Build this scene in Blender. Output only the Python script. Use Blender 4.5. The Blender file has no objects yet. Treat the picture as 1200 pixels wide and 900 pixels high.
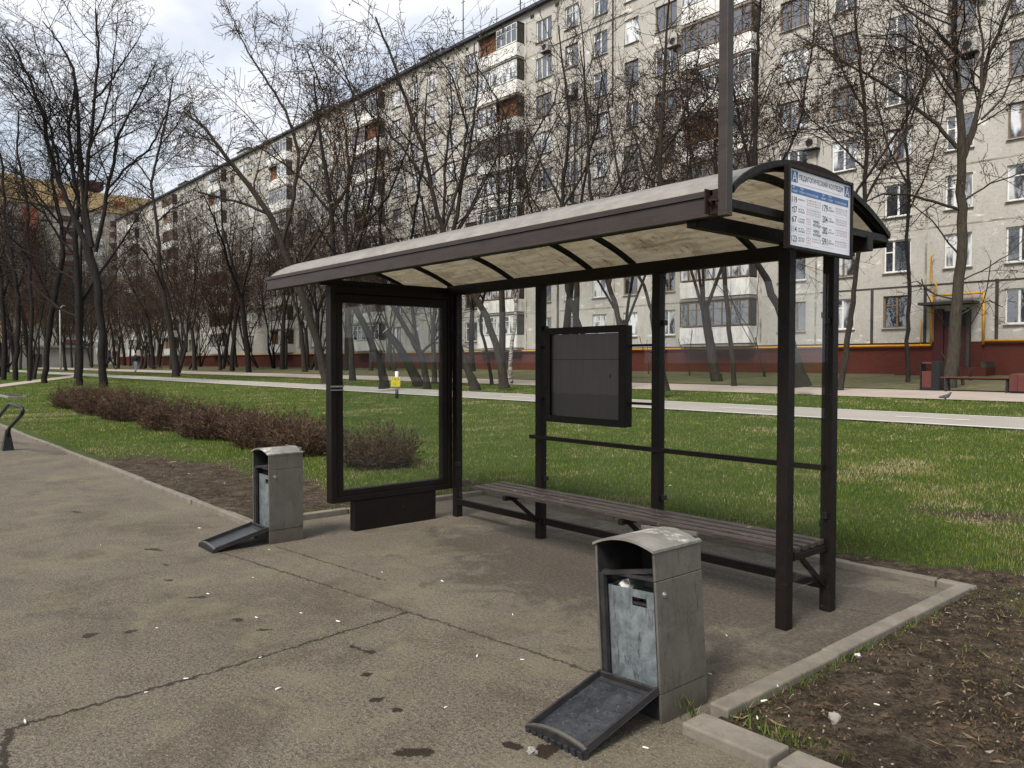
import bpy, bmesh, math, random
import numpy as np
from mathutils import Vector, Matrix, noise
from math import sin, cos, pi, radians, atan2, atan, sqrt, hypot, exp
rnd = random.Random(7)
scene = bpy.context.scene
C = scene.collection

# ------------------------------------------------------------------ camera
FPX, EYE = 915.0, 1.6
TH = atan2(790, FPX); PT = atan(26 / FPX)
F0 = (-cos(TH), sin(TH)); R0 = (sin(TH), cos(TH))
def at(px, py, D):
    "world point seen at reference pixel (1200x900) at depth D"
    a = px - 600; b = 450 - py
    fx = FPX * cos(PT) + b * sin(PT); z = -FPX * sin(PT) + b * cos(PT)
    return Vector(((F0[0] * fx + R0[0] * a) * D / FPX, (F0[1] * fx + R0[1] * a) * D / FPX, EYE + z * D / FPX))
cd = bpy.data.cameras.new('camera'); cam = bpy.data.objects.new('camera', cd); C.objects.link(cam)
cam.location = (0, 0, EYE)
cam.rotation_euler = (pi / 2 - PT, 0, pi / 2 - TH)
cd.sensor_width = 36; cd.lens = 36 * FPX / 1200; cd.clip_start = 0.05; cd.clip_end = 3000
scene.camera = cam

# ------------------------------------------------------------------ node helpers
def mat(name, rough=.8, spec=.3):
    m = bpy.data.materials.new(name); m.use_nodes = True
    m.node_tree.nodes.clear()
    g = G(m.node_tree)
    out = g.n('ShaderNodeOutputMaterial'); b = g.n('ShaderNodeBsdfPrincipled')
    b.inputs['Roughness'].default_value = rough
    b.inputs['Specular IOR Level'].default_value = spec
    g.l(b.outputs[0], out.inputs['Surface'])
    m_ = g; m_.m = m; m_.b = b; m_.out = out
    return g
class G:
    def __init__(s, t): s.t = t
    def n(s, ty, **k):
        n = s.t.nodes.new(ty)
        for a, v in k.items(): setattr(n, a, v)
        return n
    def l(s, a, b): s.t.links.new(a, b)
    def setin(s, sock, v):
        if isinstance(v, bpy.types.NodeSocket): s.l(v, sock)
        elif v is not None:
            if sock.type == 'RGBA' and not isinstance(v, (int, float)) and len(v) == 3: v = (*v, 1)
            sock.default_value = v
    def coord(s, kind='Object'): return s.n('ShaderNodeTexCoord').outputs[kind]
    def pos(s): return s.n('ShaderNodeNewGeometry').outputs['Position']
    def noise(s, vec, scale, detail=4, rough=.55, dist=0., out='Fac'):
        n = s.n('ShaderNodeTexNoise'); s.setin(n.inputs['Vector'], vec)
        n.inputs['Scale'].default_value = scale; n.inputs['Detail'].default_value = detail
        n.inputs['Roughness'].default_value = rough; n.inputs['Distortion'].default_value = dist
        return n.outputs[out]
    def voro(s, vec, scale, out='Distance', feature='F1', rnd_=1.):
        n = s.n('ShaderNodeTexVoronoi', feature=feature); s.setin(n.inputs['Vector'], vec)
        n.inputs['Scale'].default_value = scale; n.inputs['Randomness'].default_value = rnd_
        return n.outputs[out]
    def ramp(s, fac, stops):
        n = s.n('ShaderNodeValToRGB'); cr = n.color_ramp
        while len(cr.elements) < len(stops): cr.elements.new(.5)
        for e, (p, c) in zip(cr.elements, stops):
            e.position = p
            e.color = (c, c, c, 1) if isinstance(c, (int, float)) else (*c, 1)
        s.setin(n.inputs['Fac'], fac); return n.outputs['Color']
    def mix(s, fac, a, b, mode='MIX'):
        n = s.n('ShaderNodeMix', data_type='RGBA', blend_type=mode)
        s.setin(n.inputs[0], fac); s.setin(n.inputs[6], a); s.setin(n.inputs[7], b); return n.outputs[2]
    def math(s, op, a, b=None, c=None, clamp=False):
        n = s.n('ShaderNodeMath', operation=op, use_clamp=clamp)
        s.setin(n.inputs[0], a)
        if b is not None: s.setin(n.inputs[1], b)
        if c is not None: s.setin(n.inputs[2], c)
        return n.outputs[0]
    def mapping(s, vec, loc=(0, 0, 0), rot=(0, 0, 0), scale=(1, 1, 1)):
        n = s.n('ShaderNodeMapping'); s.setin(n.inputs['Vector'], vec)
        n.inputs['Location'].default_value = loc; n.inputs['Rotation'].default_value = rot; n.inputs['Scale'].default_value = scale
        return n.outputs[0]
    def bump(s, h, strength=.3, dist=.01, normal=None):
        n = s.n('ShaderNodeBump'); s.setin(n.inputs['Height'], h)
        n.inputs['Strength'].default_value = strength; n.inputs['Distance'].default_value = dist
        if normal is not None: s.l(normal, n.inputs['Normal'])
        return n.outputs[0]
    def sep(s, vec):
        n = s.n('ShaderNodeSeparateXYZ'); s.l(vec, n.inputs[0]); return n.outputs
    def col(s, v): s.setin(s.b.inputs['Base Color'], v)
    def rough(s, v): s.setin(s.b.inputs['Roughness'], v)
    def nor(s, v): s.l(v, s.b.inputs['Normal'])
    def rand(s): return s.n('ShaderNodeObjectInfo').outputs['Random']

def simple(name, c, c2=None, scale=6, rough=.7, spec=.3, metal=0, bump=0, bscale=60, detail=5):
    g = mat(name, rough, spec); p = g.coord()
    if c2 is None: c2 = tuple(v * .7 for v in c)
    n = g.noise(p, scale, detail, .65)
    g.col(g.mix(g.ramp(n, [(.35, 0), (.65, 1)]), c, c2))
    g.b.inputs['Metallic'].default_value = metal
    if bump: g.nor(g.bump(g.noise(p, bscale, 4), bump, .004))
    return g.m

M = {}
# painted brown steel of the shelter
g = mat('brown_painted_steel', .5, .22); p = g.coord()
n1 = g.noise(p, 5, 6, .7); n2 = g.noise(p, 45, 4, .7)
c = g.mix(g.ramp(n1, [(.35, 0), (.7, 1)]), (.0040, .0022, .0017), (.0090, .0055, .0042))
c = g.mix(g.ramp(n2, [(.62, 0), (.72, 1)]), c, (.034, .023, .018))
c = g.mix(g.ramp(g.noise(g.mapping(p, (3, 1, 2)), 14, 6, .75), [(.66, 0), (.72, 1)]), c, (.075, .032, .014))
g.col(c); g.rough(g.ramp(n2, [(.3, .42), (.7, .7)]))
g.nor(g.bump(g.noise(p, 70, 3, .6), .35, .003)); M['brown'] = g.m
# lighter, dusty outer face of the roof edge and the mast
g = mat('weathered_brown_paint', .5, .4); p = g.coord()
n1 = g.noise(g.mapping(p, scale=(.6, 1, 3)), 6, 7, .75)
c = g.mix(g.ramp(n1, [(.3, 0), (.7, 1)]), (.018, .012, .010), (.040, .028, .024))
c = g.mix(g.ramp(g.noise(p, 30, 5, .8), [(.66, 0), (.76, 1)]), c, (.14, .115, .10))
g.col(c); g.nor(g.bump(g.noise(p, 80, 3), .3, .002)); M['brownlight'] = g.m
# roof sheet (cellular polycarbonate, smoke brown), translucent
g = mat('smoke_polycarbonate', .28, .5); p = g.coord()
strand = g.noise(g.mapping(p, scale=(1.2, 9, 9)), 3, 7, .8)
dirt = g.noise(g.mapping(p, scale=(1, 2.5, 1)), 2.6, 8, .8, .9)
colr = g.mix(g.ramp(strand, [(.35, 0), (.7, 1)]), (.42, .385, .31), (.66, .61, .51))
colr = g.mix(g.ramp(dirt, [(.50, 0), (.64, .6)]), colr, (.28, .235, .17))
colr = g.mix(g.ramp(g.noise(g.mapping(p, scale=(6, 1.2, 1.2)), 4, 6, .8), [(.58, 0), (.66, 1)]), colr, (.16, .125, .085))
tr = g.n('ShaderNodeBsdfTranslucent'); g.l(colr, tr.inputs[0])
top = g.mix(g.ramp(g.noise(p, 9, 6, .8), [(.4, 0), (.6, 1)]), (.24, .22, .195), (.36, .335, .30))
geo = g.n('ShaderNodeNewGeometry')
nz = g.sep(geo.outputs['True Normal'])[2]
isup = g.math('GREATER_THAN', nz, 0.0)
g.col(g.mix(isup, g.mix(.5, colr, (.2, .17, .12)), top))
ms = g.n('ShaderNodeMixShader'); g.l(g.math('SUBTRACT', .68, g.math('MULTIPLY', isup, .28)), ms.inputs[0])
g.l(g.b.outputs[0], ms.inputs[1]); g.l(tr.outputs[0], ms.inputs[2]); g.l(ms.outputs[0], g.out.inputs['Surface'])
g.nor(g.bump(g.noise(p, 25, 4), .15, .004)); M['poly'] = g.m
# bench wood
g = mat('worn_brown_wood', .38, .5); p = g.coord()
gr = g.noise(g.mapping(p, scale=(1.5, 22, 22)), 4, 7, .7)
c = g.mix(g.ramp(gr, [(.35, 0), (.65, 1)]), (.016, .011, .009), (.060, .046, .039))
c = g.mix(g.ramp(g.noise(p, 16, 5, .8), [(.6, 0), (.7, 1)]), c, (.20, .16, .135))
g.col(c); g.nor(g.bump(gr, .4, .003)); M['wood'] = g.m
# silver bin paint, grimy
g = mat('grimy_silver_paint', .42, .5); p = g.coord()
n1 = g.noise(p, 7, 7, .72, .4); n2 = g.noise(g.mapping(p, scale=(1, 1, .14)), 34, 7, .82)
c = g.mix(g.ramp(n1, [(.25, 0), (.75, 1)]), (.105, .098, .083), (.140, .131, .113))
c = g.mix(g.ramp(n2, [(.55, 0), (.64, .85)]), c, (.055, .047, .037))
c = g.mix(g.ramp(g.noise(g.mapping(p, (2, 9, 1), (.5, .2, 0), (1, 1, 3)), 17, 8, .85), [(.61, 0), (.65, .9)]), c, (.045, .038, .03))
c = g.mix(g.ramp(g.noise(p, 90, 3, .6), [(.66, 0), (.70, 1)]), c, (.03, .026, .022))
c = g.mix(g.ramp(g.noise(g.mapping(p, (4, 4, 4)), 34, 5, .75), [(.64, 0), (.68, .9)]), c, (.035, .03, .025))
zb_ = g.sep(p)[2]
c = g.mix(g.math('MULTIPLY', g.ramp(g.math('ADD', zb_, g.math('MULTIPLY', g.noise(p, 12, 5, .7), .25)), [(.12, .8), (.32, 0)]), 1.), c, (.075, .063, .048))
g.col(c); g.b.inputs['Metallic'].default_value = .35
g.rough(g.ramp(n1, [(.3, .34), (.7, .6)])); g.nor(g.bump(g.noise(p, 18, 4), .25, .006)); M['silver'] = g.m
g = mat('bin_roof_paint', .5, .45); p = g.coord()
c = g.mix(g.ramp(g.noise(p, 6, 6, .7), [(.35, 0), (.65, 1)]), (.20, .19, .172), (.12, .112, .098))
cx = g.math('LENGTH' if False else 'ABSOLUTE', g.sep(p)[0])
blot = g.ramp(g.noise(p, 26, 6, .8, .5), [(.47, 0), (.60, 1)])
rv_ = g.n('ShaderNodeVectorMath', operation='ADD'); g.l(p, rv_.inputs[0]); cr_ = g.n('ShaderNodeCombineXYZ'); g.l(g.math('MULTIPLY', g.rand(), 9.), cr_.inputs[0]); g.l(cr_.outputs[0], rv_.inputs[1])
region = g.ramp(g.noise(rv_.outputs[0], 5.5, 2, .5), [(.52, 0), (.62, 1)])
c = g.mix(g.math('MULTIPLY', blot, region), c, (.50, .49, .46))
c = g.mix(g.ramp(g.noise(p, 60, 4, .7), [(.67, 0), (.71, 1)]), c, (.04, .035, .03))
g.col(c); g.nor(g.bump(g.noise(p, 40, 4), .3, .004)); M['binroof'] = g.m
M['binblack'] = simple('grimy_black_steel', (.012, .012, .013), (.030, .028, .027), 14, .5, .4, 0, .4, 60)
g = mat('scratched_blueblack_steel', .33, .5); p = g.coord()
n1 = g.noise(p, 9, 7, .8, .5)
c = g.mix(g.ramp(n1, [(.35, 0), (.7, 1)]), (.010, .011, .014), (.040, .042, .048))
c = g.mix(g.ramp(g.noise(p, 42, 5, .8), [(.60, 0), (.70, 1)]), c, (.16, .155, .15))
c = g.mix(g.ramp(g.noise(g.mapping(p, (5, 5, 0)), 30, 4, .7), [(.64, 0), (.67, 1)]), c, (.008, .008, .009))
g.col(c); g.rough(g.ramp(n1, [(.3, .25), (.7, .6)])); g.nor(g.bump(n1, .3, .004)); M['flap'] = g.m
g = mat('galvanised_liner', .4, .5); p = g.coord()
n1 = g.noise(p, 8, 7, .75, .5)
c = g.mix(g.ramp(n1, [(.38, 0), (.62, 1)]), (.13, .155, .165), (.29, .325, .34))
c = g.mix(g.ramp(g.noise(g.mapping(p, scale=(1, 1, .2)), 26, 7, .85), [(.54, 0), (.62, .9)]), c, (.07, .065, .06))
c = g.mix(g.ramp(g.noise(p, 4, 4, .6), [(.60, 0), (.72, .7)]), c, (.16, .10, .07))
g.col(c); g.b.inputs['Metallic'].default_value = .5; g.nor(g.bump(n1, .15, .004)); M['liner'] = g.m
def glass(name, tint, dirtamt, refl=1.0):
    g = mat(name, .02, .5); p = g.coord()
    g.t.nodes.remove(g.b)
    t = g.n('ShaderNodeBsdfTransparent'); t.inputs[0].default_value = (*tint, 1)
    gl = g.n('ShaderNodeBsdfGlossy'); gl.inputs['Roughness'].default_value = .01; gl.inputs[0].default_value = (1, 1, 1, 1)
    lw = g.n('ShaderNodeLayerWeight'); lw.inputs[0].default_value = .5
    fr = g.math('ADD', g.math('MULTIPLY', g.math('POWER', lw.outputs['Facing'], 5.0), .5), .018)
    m1 = g.n('ShaderNodeMixShader'); g.l(g.math('MULTIPLY', fr, refl), m1.inputs[0]); g.l(t.outputs[0], m1.inputs[1]); g.l(gl.outputs[0], m1.inputs[2])
    df = g.n('ShaderNodeBsdfDiffuse'); df.inputs[0].default_value = (.32, .31, .30, 1)
    d = g.noise(g.mapping(p, scale=(1, 1, .35)), 3, 7, .75, .6)
    d = g.math('MULTIPLY', g.ramp(d, [(.35, .12), (.75, 1)]), dirtamt)
    m2 = g.n('ShaderNodeMixShader'); g.l(d, m2.inputs[0]); g.l(m1.outputs[0], m2.inputs[1]); g.l(df.outputs[0], m2.inputs[2])
    g.l(m2.outputs[0], g.out.inputs['Surface'])
    return g.m
M['glass'] = glass('clear_safety_glass', (.985, .993, .988), .008)
M['glassdirty'] = glass('dusty_smoked_glass', (.95, .965, .96), .035)
# grey info board sheet
g = mat('grey_plastic_sheet', .35, .5); p = g.coord()
gz = g.sep(p)
c = g.mix(g.ramp(g.noise(g.mapping(p, scale=(8, 8, .5)), 6, 5, .7), [(.3, 0), (.75, 1)]), (.05, .042, .042), (.072, .062, .062))
low = g.math('LESS_THAN', g.math('ADD', gz[2], g.math('MULTIPLY', g.noise(p, 3), .06)), -.12)
c = g.mix(g.math('MULTIPLY', low, .55), c, (.02, .017, .017)); g.col(c)
M['board'] = g.m
M['white'] = simple('white_print_sheet', (.78, .79, .82), (.70, .71, .75), 8, .35, .5)
M['blueink'] = simple('blue_ink', (.035, .13, .36), None, 8, .4)
M['blackink'] = simple('black_ink', (.02, .02, .022), None, 8, .5)
M['redink'] = simple('red_ink', (.42, .10, .08), None, 8, .5)
M['greyink'] = simple('grey_ink', (.36, .36, .37), None, 8, .5)
M['rust'] = simple('rusty_steel', (.028, .013, .009), (.018, .011, .009), 20, .85, .2, 0, .6, 60)
M['zinc'] = simple('zinc_steel', (.35, .35, .35), (.25, .25, .25), 20, .4, .5, .6)
M['black'] = simple('black_paint', (.008, .008, .009), (.014, .014, .016), 10, .45, .3)
M['butt'] = simple('cigarette_paper', (.72, .70, .65), (.55, .48, .38), 80, .8)
M['kerb'] = None
g = mat('concrete_kerb', .9, .2); p = g.coord()
n1 = g.noise(p, 5, 7, .75)
c = g.mix(g.ramp(n1, [(.3, 0), (.7, 1)]), (.105, .092, .074), (.195, .173, .143))
c = g.mix(g.ramp(g.noise(p, 55, 4, .7), [(.62, 0), (.72, 1)]), c, (.10, .085, .065))
c = g.mix(g.ramp(g.noise(g.mapping(p, (9, 2, 0)), 3, 5, .6), [(.55, 0), (.7, .7)]), c, (.12, .105, .075))
g.col(c); g.nor(g.bump(g.noise(p, 60, 5, .7), .6, .006)); M['kerb'] = g.m

# pavement: worn, sandy brown asphalt with a crack, patch joints and wet stains
g = mat('worn_brown_asphalt', .88, .25); p = g.pos()
big = g.noise(p, .55, 5, .6, .3); mid = g.noise(p, 3.2, 6, .7, .4); fine = g.noise(p, 55, 5, .75); grain = g.voro(p, 150)
c = g.mix(g.ramp(big, [(.30, 0), (.68, 1)]), (.084, .071, .053), (.146, .126, .098))
c = g.mix(g.ramp(mid, [(.42, 0), (.60, .8)]), c, (.132, .109, .080))
c = g.mix(g.ramp(g.noise(g.mapping(p, (4, 7, 0)), 1.4, 6, .7, .5), [(.50, 0), (.60, .7)]), c, (.068, .054, .037))
c = g.mix(g.ramp(fine, [(.45, 0), (.58, .9)]), c, (.046, .037, .027))
c = g.mix(g.ramp(g.noise(g.mapping(p, (5, 5, 0)), 24, 6, .8), [(.52, 0), (.64, .4)]), c, (.17, .145, .11))
c = g.mix(g.ramp(g.noise(p, 140, 3, .7), [(.56, 0), (.66, .7)]), c, (.035, .028, .021))
c = g.mix(g.ramp(g.noise(g.mapping(p, (2, 2, 0)), 1.7, 7, .75, .4), [(.50, 0), (.62, .55)]), c, (.135, .118, .075))
c = g.mix(g.ramp(g.noise(g.mapping(p, (1, 8, 0)), 100, 3, .7), [(.58, 0), (.68, .8)]), c, (.30, .265, .21))
sx = g.sep(p)
wn = g.noise(p, 17, 6, .75, 0, 'Color')
wv = g.n('ShaderNodeVectorMath', operation='SUBTRACT'); g.l(wn, wv.inputs[0]); wv.inputs[1].default_value = (.5, .5, .5)
ws = g.n('ShaderNodeVectorMath', operation='SCALE'); g.l(wv.outputs[0], ws.inputs[0]); ws.inputs['Scale'].default_value = .135
wp = g.n('ShaderNodeVectorMath', operation='ADD'); g.l(p, wp.inputs[0]); g.l(ws.outputs[0], wp.inputs[1]); wp = wp.outputs[0]
def seg_mask(a, b, w, vec=None):
    "1 near the segment a-b"
    L = hypot(b[0] - a[0], b[1] - a[1]); ang = atan2(b[1] - a[1], b[0] - a[0])
    ca, sa = cos(-ang), sin(-ang)
    q = g.mapping(vec or wp, loc=(-(a[0] * ca - a[1] * sa), -(a[0] * sa + a[1] * ca), 0), rot=(0, 0, -ang))
    s = g.sep(q)
    dy = g.math('ABSOLUTE', s[1])
    m = g.math('LESS_THAN', dy, w)
    m = g.math('MULTIPLY', m, g.math('GREATER_THAN', s[0], 0.)); m = g.math('MULTIPLY', m, g.math('LESS_THAN', s[0], L))
    return m
def blob(cx_, cy_, rx, ry, ang=0.):
    ca, sa = cos(-ang), sin(-ang)
    n = g.n('ShaderNodeMapping', vector_type='POINT'); g.l(wp, n.inputs[0])
    n.inputs['Rotation'].default_value = (0, 0, -ang)
    n.inputs['Scale'].default_value = (1, 1, 0)
    n.inputs['Location'].default_value = (-(cx_ * ca - cy_ * sa), -(cx_ * sa + cy_ * ca), 0)
    n2 = g.n('ShaderNodeVectorMath', operation='MULTIPLY'); g.l(n.outputs[0], n2.inputs[0]); n2.inputs[1].default_value = (1 / rx, 1 / ry, 0)
    ln = g.n('ShaderNodeVectorMath', operation='LENGTH'); g.l(n2.outputs[0], ln.inputs[0])
    return g.math('LESS_THAN', ln.outputs['Value'], 1.)
def mx(lst):
    o = lst[0]
    for q in lst[1:]: o = g.math('MAXIMUM', o, q)
    return o
# grime under and in front of the shelter bench (real dirt, darker and coarser)
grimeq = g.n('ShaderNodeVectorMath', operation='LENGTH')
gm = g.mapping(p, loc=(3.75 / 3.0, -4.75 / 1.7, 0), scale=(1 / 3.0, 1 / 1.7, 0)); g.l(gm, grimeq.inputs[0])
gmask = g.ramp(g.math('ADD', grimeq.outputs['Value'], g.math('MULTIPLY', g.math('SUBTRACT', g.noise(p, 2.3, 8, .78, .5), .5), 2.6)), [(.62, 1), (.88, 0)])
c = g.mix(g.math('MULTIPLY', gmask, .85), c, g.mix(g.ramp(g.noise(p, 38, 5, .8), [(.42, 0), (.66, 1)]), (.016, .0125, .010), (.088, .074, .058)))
# slightly different tone of the bay
bay = g.math('GREATER_THAN', sx[1], 2.72)
c = g.mix(g.math('MULTIPLY', bay, .15), c, (.155, .135, .105))
cracks = mx([seg_mask((-3.98, .54), (-4.02, 1.35), .013), seg_mask((-4.02, 1.35), (-4.18, 2.74), .010), seg_mask((-3.98, .54), (-3.55, .45), .016)])
joint = mx([seg_mask((-6.9, 2.36), (-4.18, 2.74), .009), seg_mask((-4.18, 2.74), (-2.5, 2.95), .010),
            seg_mask((-6.45, 2.85), (-4.9, 3.0), .008), seg_mask((-2.45, 4.9), (-2.0, 5.0), .006)])
stains = mx([blob(-7.0, 2.01, .10, .03, .5), blob(-6.41, 1.93, .05, .02, .2), blob(-5.94, 1.81, .05, .022, .4), blob(-5.37, 1.83, .07, .02, .9),
             blob(-4.75, 1.85, .04, .026, .3), blob(-5.04, 1.08, .035, .05, .4), blob(-4.46, 1.9, .05, .014, 1.1), blob(-3.83, 2.17, .075, .016, .3),
             blob(-3.74, 2.19, .03, .03, .2), blob(-3.48, 2.02, .024, .03, 0), blob(-3.19, 1.9, .03, .034, .3), blob(-3.02, 1.91, .024, .03, 0), blob(-2.65, 1.76, .04, .085, -.6),
             blob(-2.31, 2.18, .05, .06, .2), blob(-2.43, 2.10, .04, .03, 0), blob(-4.96, 1.28, .03, .045, 0), blob(-9.3, 1.9, .08, .03, .3), blob(-2.5, 1.62, .02, .03, 0)])
specks = g.ramp(g.voro(g.mapping(p, (3.3, 1.7, 0)), 6.5), [(.045, 1), (.06, 0)])
c = g.mix(g.math('MULTIPLY', specks, .8), c, (.025, .02, .015))
c = g.mix(joint, c, (.042, .033, .024))
c = g.mix(cracks, c, (.026, .02, .015))
halo = mx([blob(-3.83, 2.17, .12, .05, .3), blob(-5.04, 1.08, .12, .14, .4), blob(-2.31, 2.18, .09, .11, .2)])
c = g.mix(g.math('MULTIPLY', halo, .2), c, (.05, .04, .03))
c = g.mix(stains, c, (.022, .014, .009)); g.col(c)
hgt = g.math('ADD', g.math('MULTIPLY', fine, .8), g.math('MULTIPLY', grain, .5))
hgt = g.math('SUBTRACT', hgt, g.math('MULTIPLY', cracks, 2.0)); hgt = g.math('SUBTRACT', hgt, g.math('MULTIPLY', joint, .8))
g.nor(g.bump(hgt, .75, .007)); g.rough(g.math('SUBTRACT', .9, g.math('MULTIPLY', stains, .35)))
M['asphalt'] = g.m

# ground: grass base / bare earth (the 'wear' attribute says where the turf is worn away)
g = mat('earth_and_turf', .95, .15); p = g.pos()
at_ = g.n('ShaderNodeAttribute', attribute_name='wear').outputs['Fac']
w = g.math('ADD', at_, g.math('MULTIPLY', g.math('SUBTRACT', g.noise(p, 6, 6, .75), .5), .7))
earth = g.mix(g.ramp(g.noise(p, 3.4, 8, .8, .6), [(.42, 0), (.58, 1)]), (.062, .044, .029), (.165, .124, .084))
earth = g.mix(g.ramp(g.noise(p, 11, 7, .8, .6), [(.47, 0), (.60, .85)]), earth, (.020, .013, .008))
earth = g.mix(g.ramp(g.noise(p, 45, 5, .8), [(.50, 0), (.62, .8)]), earth, (.014, .010, .007))
earth = g.mix(g.ramp(g.noise(g.mapping(p, (7, 1, 1), (0, 0, .6), (1, 2.6, 1)), 7, 7, .85, .8), [(.57, 0), (.66, .8)]), earth, (.19, .135, .08))
earth = g.mix(g.ramp(g.noise(g.mapping(p, (2, 5, 1)), 70, 4, .8), [(.60, 0), (.68, .9)]), earth, (.26, .21, .155))
turf = g.mix(g.ramp(g.noise(p, 1.1, 5, .65), [(.35, 0), (.65, 1)]), (.055, .098, .014), (.088, .108, .026))
turf = g.mix(g.ramp(g.noise(p, 30, 5, .8), [(.45, 0), (.7, 1)]), turf, (.022, .032, .009))
turf = g.mix(g.ramp(g.noise(g.mapping(p, (6, 1, 1)), 16, 5, .8), [(.60, 0), (.72, .8)]), turf, (.20, .165, .09))
g.col(g.mix(g.ramp(w, [(.42, 0), (.58, 1)]), turf, earth))
g.nor(g.bump(g.math('ADD', g.noise(p, 14, 6, .75), g.math('MULTIPLY', g.noise(p, 60, 5, .8), .5)), 1., .09)); M['ground'] = g.m
g = mat('grass_blades', .6, .25); a1 = g.n('ShaderNodeAttribute', attribute_name='tone').outputs['Fac']
c = g.ramp(a1, [(0, (.036, .066, .009)), (.40, (.092, .150, .018)), (.66, (.140, .185, .030)), (.82, (.24, .21, .075)), (1, (.40, .34, .19))])
g.col(c)
tl = g.n('ShaderNodeBsdfTranslucent'); g.l(c, tl.inputs[0]); ms = g.n('ShaderNodeMixShader'); ms.inputs[0].default_value = .35
g.l(g.b.outputs[0], ms.inputs[1]); g.l(tl.outputs[0], ms.inputs[2]); g.l(ms.outputs[0], g.out.inputs['Surface']); M['grass'] = g.m
g = mat('dead_litter', .85, .2); a1 = g.n('ShaderNodeAttribute', attribute_name='tone').outputs['Fac']
g.col(g.ramp(a1, [(0, (.035, .022, .013)), (.5, (.10, .068, .040)), (.8, (.22, .165, .10)), (1, (.45, .40, .32))])); M['litter'] = g.m
def paving(name, c1, c2):
    g = mat(name, .9, .2); p = g.pos()
    c = g.mix(g.ramp(g.noise(p, .8, 6, .7), [(.3, 0), (.7, 1)]), c1, c2)
    c = g.mix(g.ramp(g.noise(p, 25, 5, .8), [(.6, 0), (.75, .5)]), c, tuple(v * .6 for v in c1))
    g.col(c); g.nor(g.bump(g.noise(p, 40, 4), .3, .004)); return g.m
M['bikepath'] = paving('grey_cycle_asphalt', (.235, .215, .19), (.29, .265, .24))
M['footpath'] = paving('beige_footpath', (.27, .225, .19), (.34, .29, .25))
M['markpaint'] = paving('worn_road_paint', (.62, .60, .57), (.45, .43, .40))
# facade
g = mat('stained_facade_panels', .9, .2); p = g.pos()
n1 = g.noise(p, .35, 7, .7, .3); n2 = g.noise(g.mapping(p, scale=(1, 1, .25)), 1.6, 7, .75); n3 = g.noise(p, 9, 5, .8)
c = g.mix(g.ramp(n1, [(.3, 0), (.7, 1)]), (.455, .44, .405), (.35, .337, .308))
c = g.mix(g.ramp(n2, [(.50, 0), (.75, .7)]), c, (.32, .28, .225))
c = g.mix(g.ramp(n3, [(.48, 0), (.66, .8)]), c, (.31, .28, .235))
c = g.mix(g.ramp(g.noise(g.mapping(p, (0, 0, 3), scale=(.7, 1, 1.6)), 1.1, 8, .8, .5), [(.57, 0), (.63, .85)]), c, (.70, .67, .61))
c = g.mix(g.ramp(g.noise(g.mapping(p, (8, 0, 3)), 2.2, 8, .85), [(.60, 0), (.66, .9)]), c, (.17, .14, .11))
g.col(c); g.nor(g.bump(g.noise(p, 22, 5, .8), .5, .02)); M['facade'] = g.m
g = mat('dark_red_base_bricks', .8, .25); p = g.pos()
br = g.n('ShaderNodeTexBrick'); g.l(g.mapping(p, rot=(radians(90), 0, 0)), br.inputs[0])
br.inputs['Scale'].default_value = 4; br.inputs['Color1'].default_value = (.085, .019, .013, 1); br.inputs['Color2'].default_value = (.060, .015, .010, 1)
br.inputs['Mortar'].default_value = (.05, .016, .012, 1); br.inputs['Mortar Size'].default_value = .02
g.col(g.mix(g.ramp(g.noise(p, .5, 6, .7), [(.4, 0), (.7, .6)]), br.outputs[0], (.10, .028, .018))); M['redbrick'] = g.m
M['sealant'] = simple('panel_joint_sealant', (.45, .42, .36), (.12, .10, .085), 1.3, .9)
M['darkjoint'] = simple('dark_joint', (.03, .027, .024), (.06, .053, .045), 2, .9)
M['roofedge'] = simple('dark_roof_flashing', (.03, .035, .05), (.05, .05, .06), 3, .6)
M['whiteframe'] = simple('white_window_frame', (.72, .72, .70), (.55, .54, .50), 3, .5)
M['brownframe'] = simple('brown_window_frame', (.10, .055, .03), (.20, .15, .10), 3, .7)
M['sill'] = simple('sill_metal', (.22, .20, .18), (.45, .42, .38), 4, .6)
g = mat('balcony_white_panel', .7, .3); p = g.pos()
c = g.mix(g.ramp(g.noise(g.mapping(p, scale=(1, 1, .4)), 2.5, 7, .8), [(.4, 0), (.7, 1)]), (.74, .73, .70), (.46, .445, .42))
g.col(c); M['balcony'] = g.m
M['plywood'] = simple('rust_brown_boards', (.20, .085, .03), (.09, .045, .025), 2, .8)
# window panes: reflective glass over curtains or a dark room
g = mat('window_pane', .04, .6); r = g.rand(); p = g.pos()
cur = g.noise(g.mapping(p, scale=(1.6, 1, .5)), 1.5, 2, .5)
room = g.mix(g.ramp(cur, [(.42, 0), (.55, 1)]), (.020, .022, .026), g.mix(r, (.25, .28, .33), (.62, .63, .64)))
room = g.mix(g.math('GREATER_THAN', r, .55), (.018, .021, .027), room); g.col(room)
g.b.inputs['IOR'].default_value = 2.3; g.b.inputs['Coat Weight'].default_value = 0.7; g.b.inputs['Coat Roughness'].default_value = .03
g.nor(g.bump(g.noise(p, 2.5, 2, .5), .15, .05)); M['pane'] = g.m
M['gaspipe'] = simple('yellow_gas_pipe', (.60, .31, .02), (.50, .24, .02), 6, .5)
M['doorred'] = simple('dark_red_door', (.065, .014, .012), (.04, .012, .01), 4, .5)
M['acunit'] = simple('grey_ac_casing', (.40, .39, .37), (.22, .21, .2), 6, .5)
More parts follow.
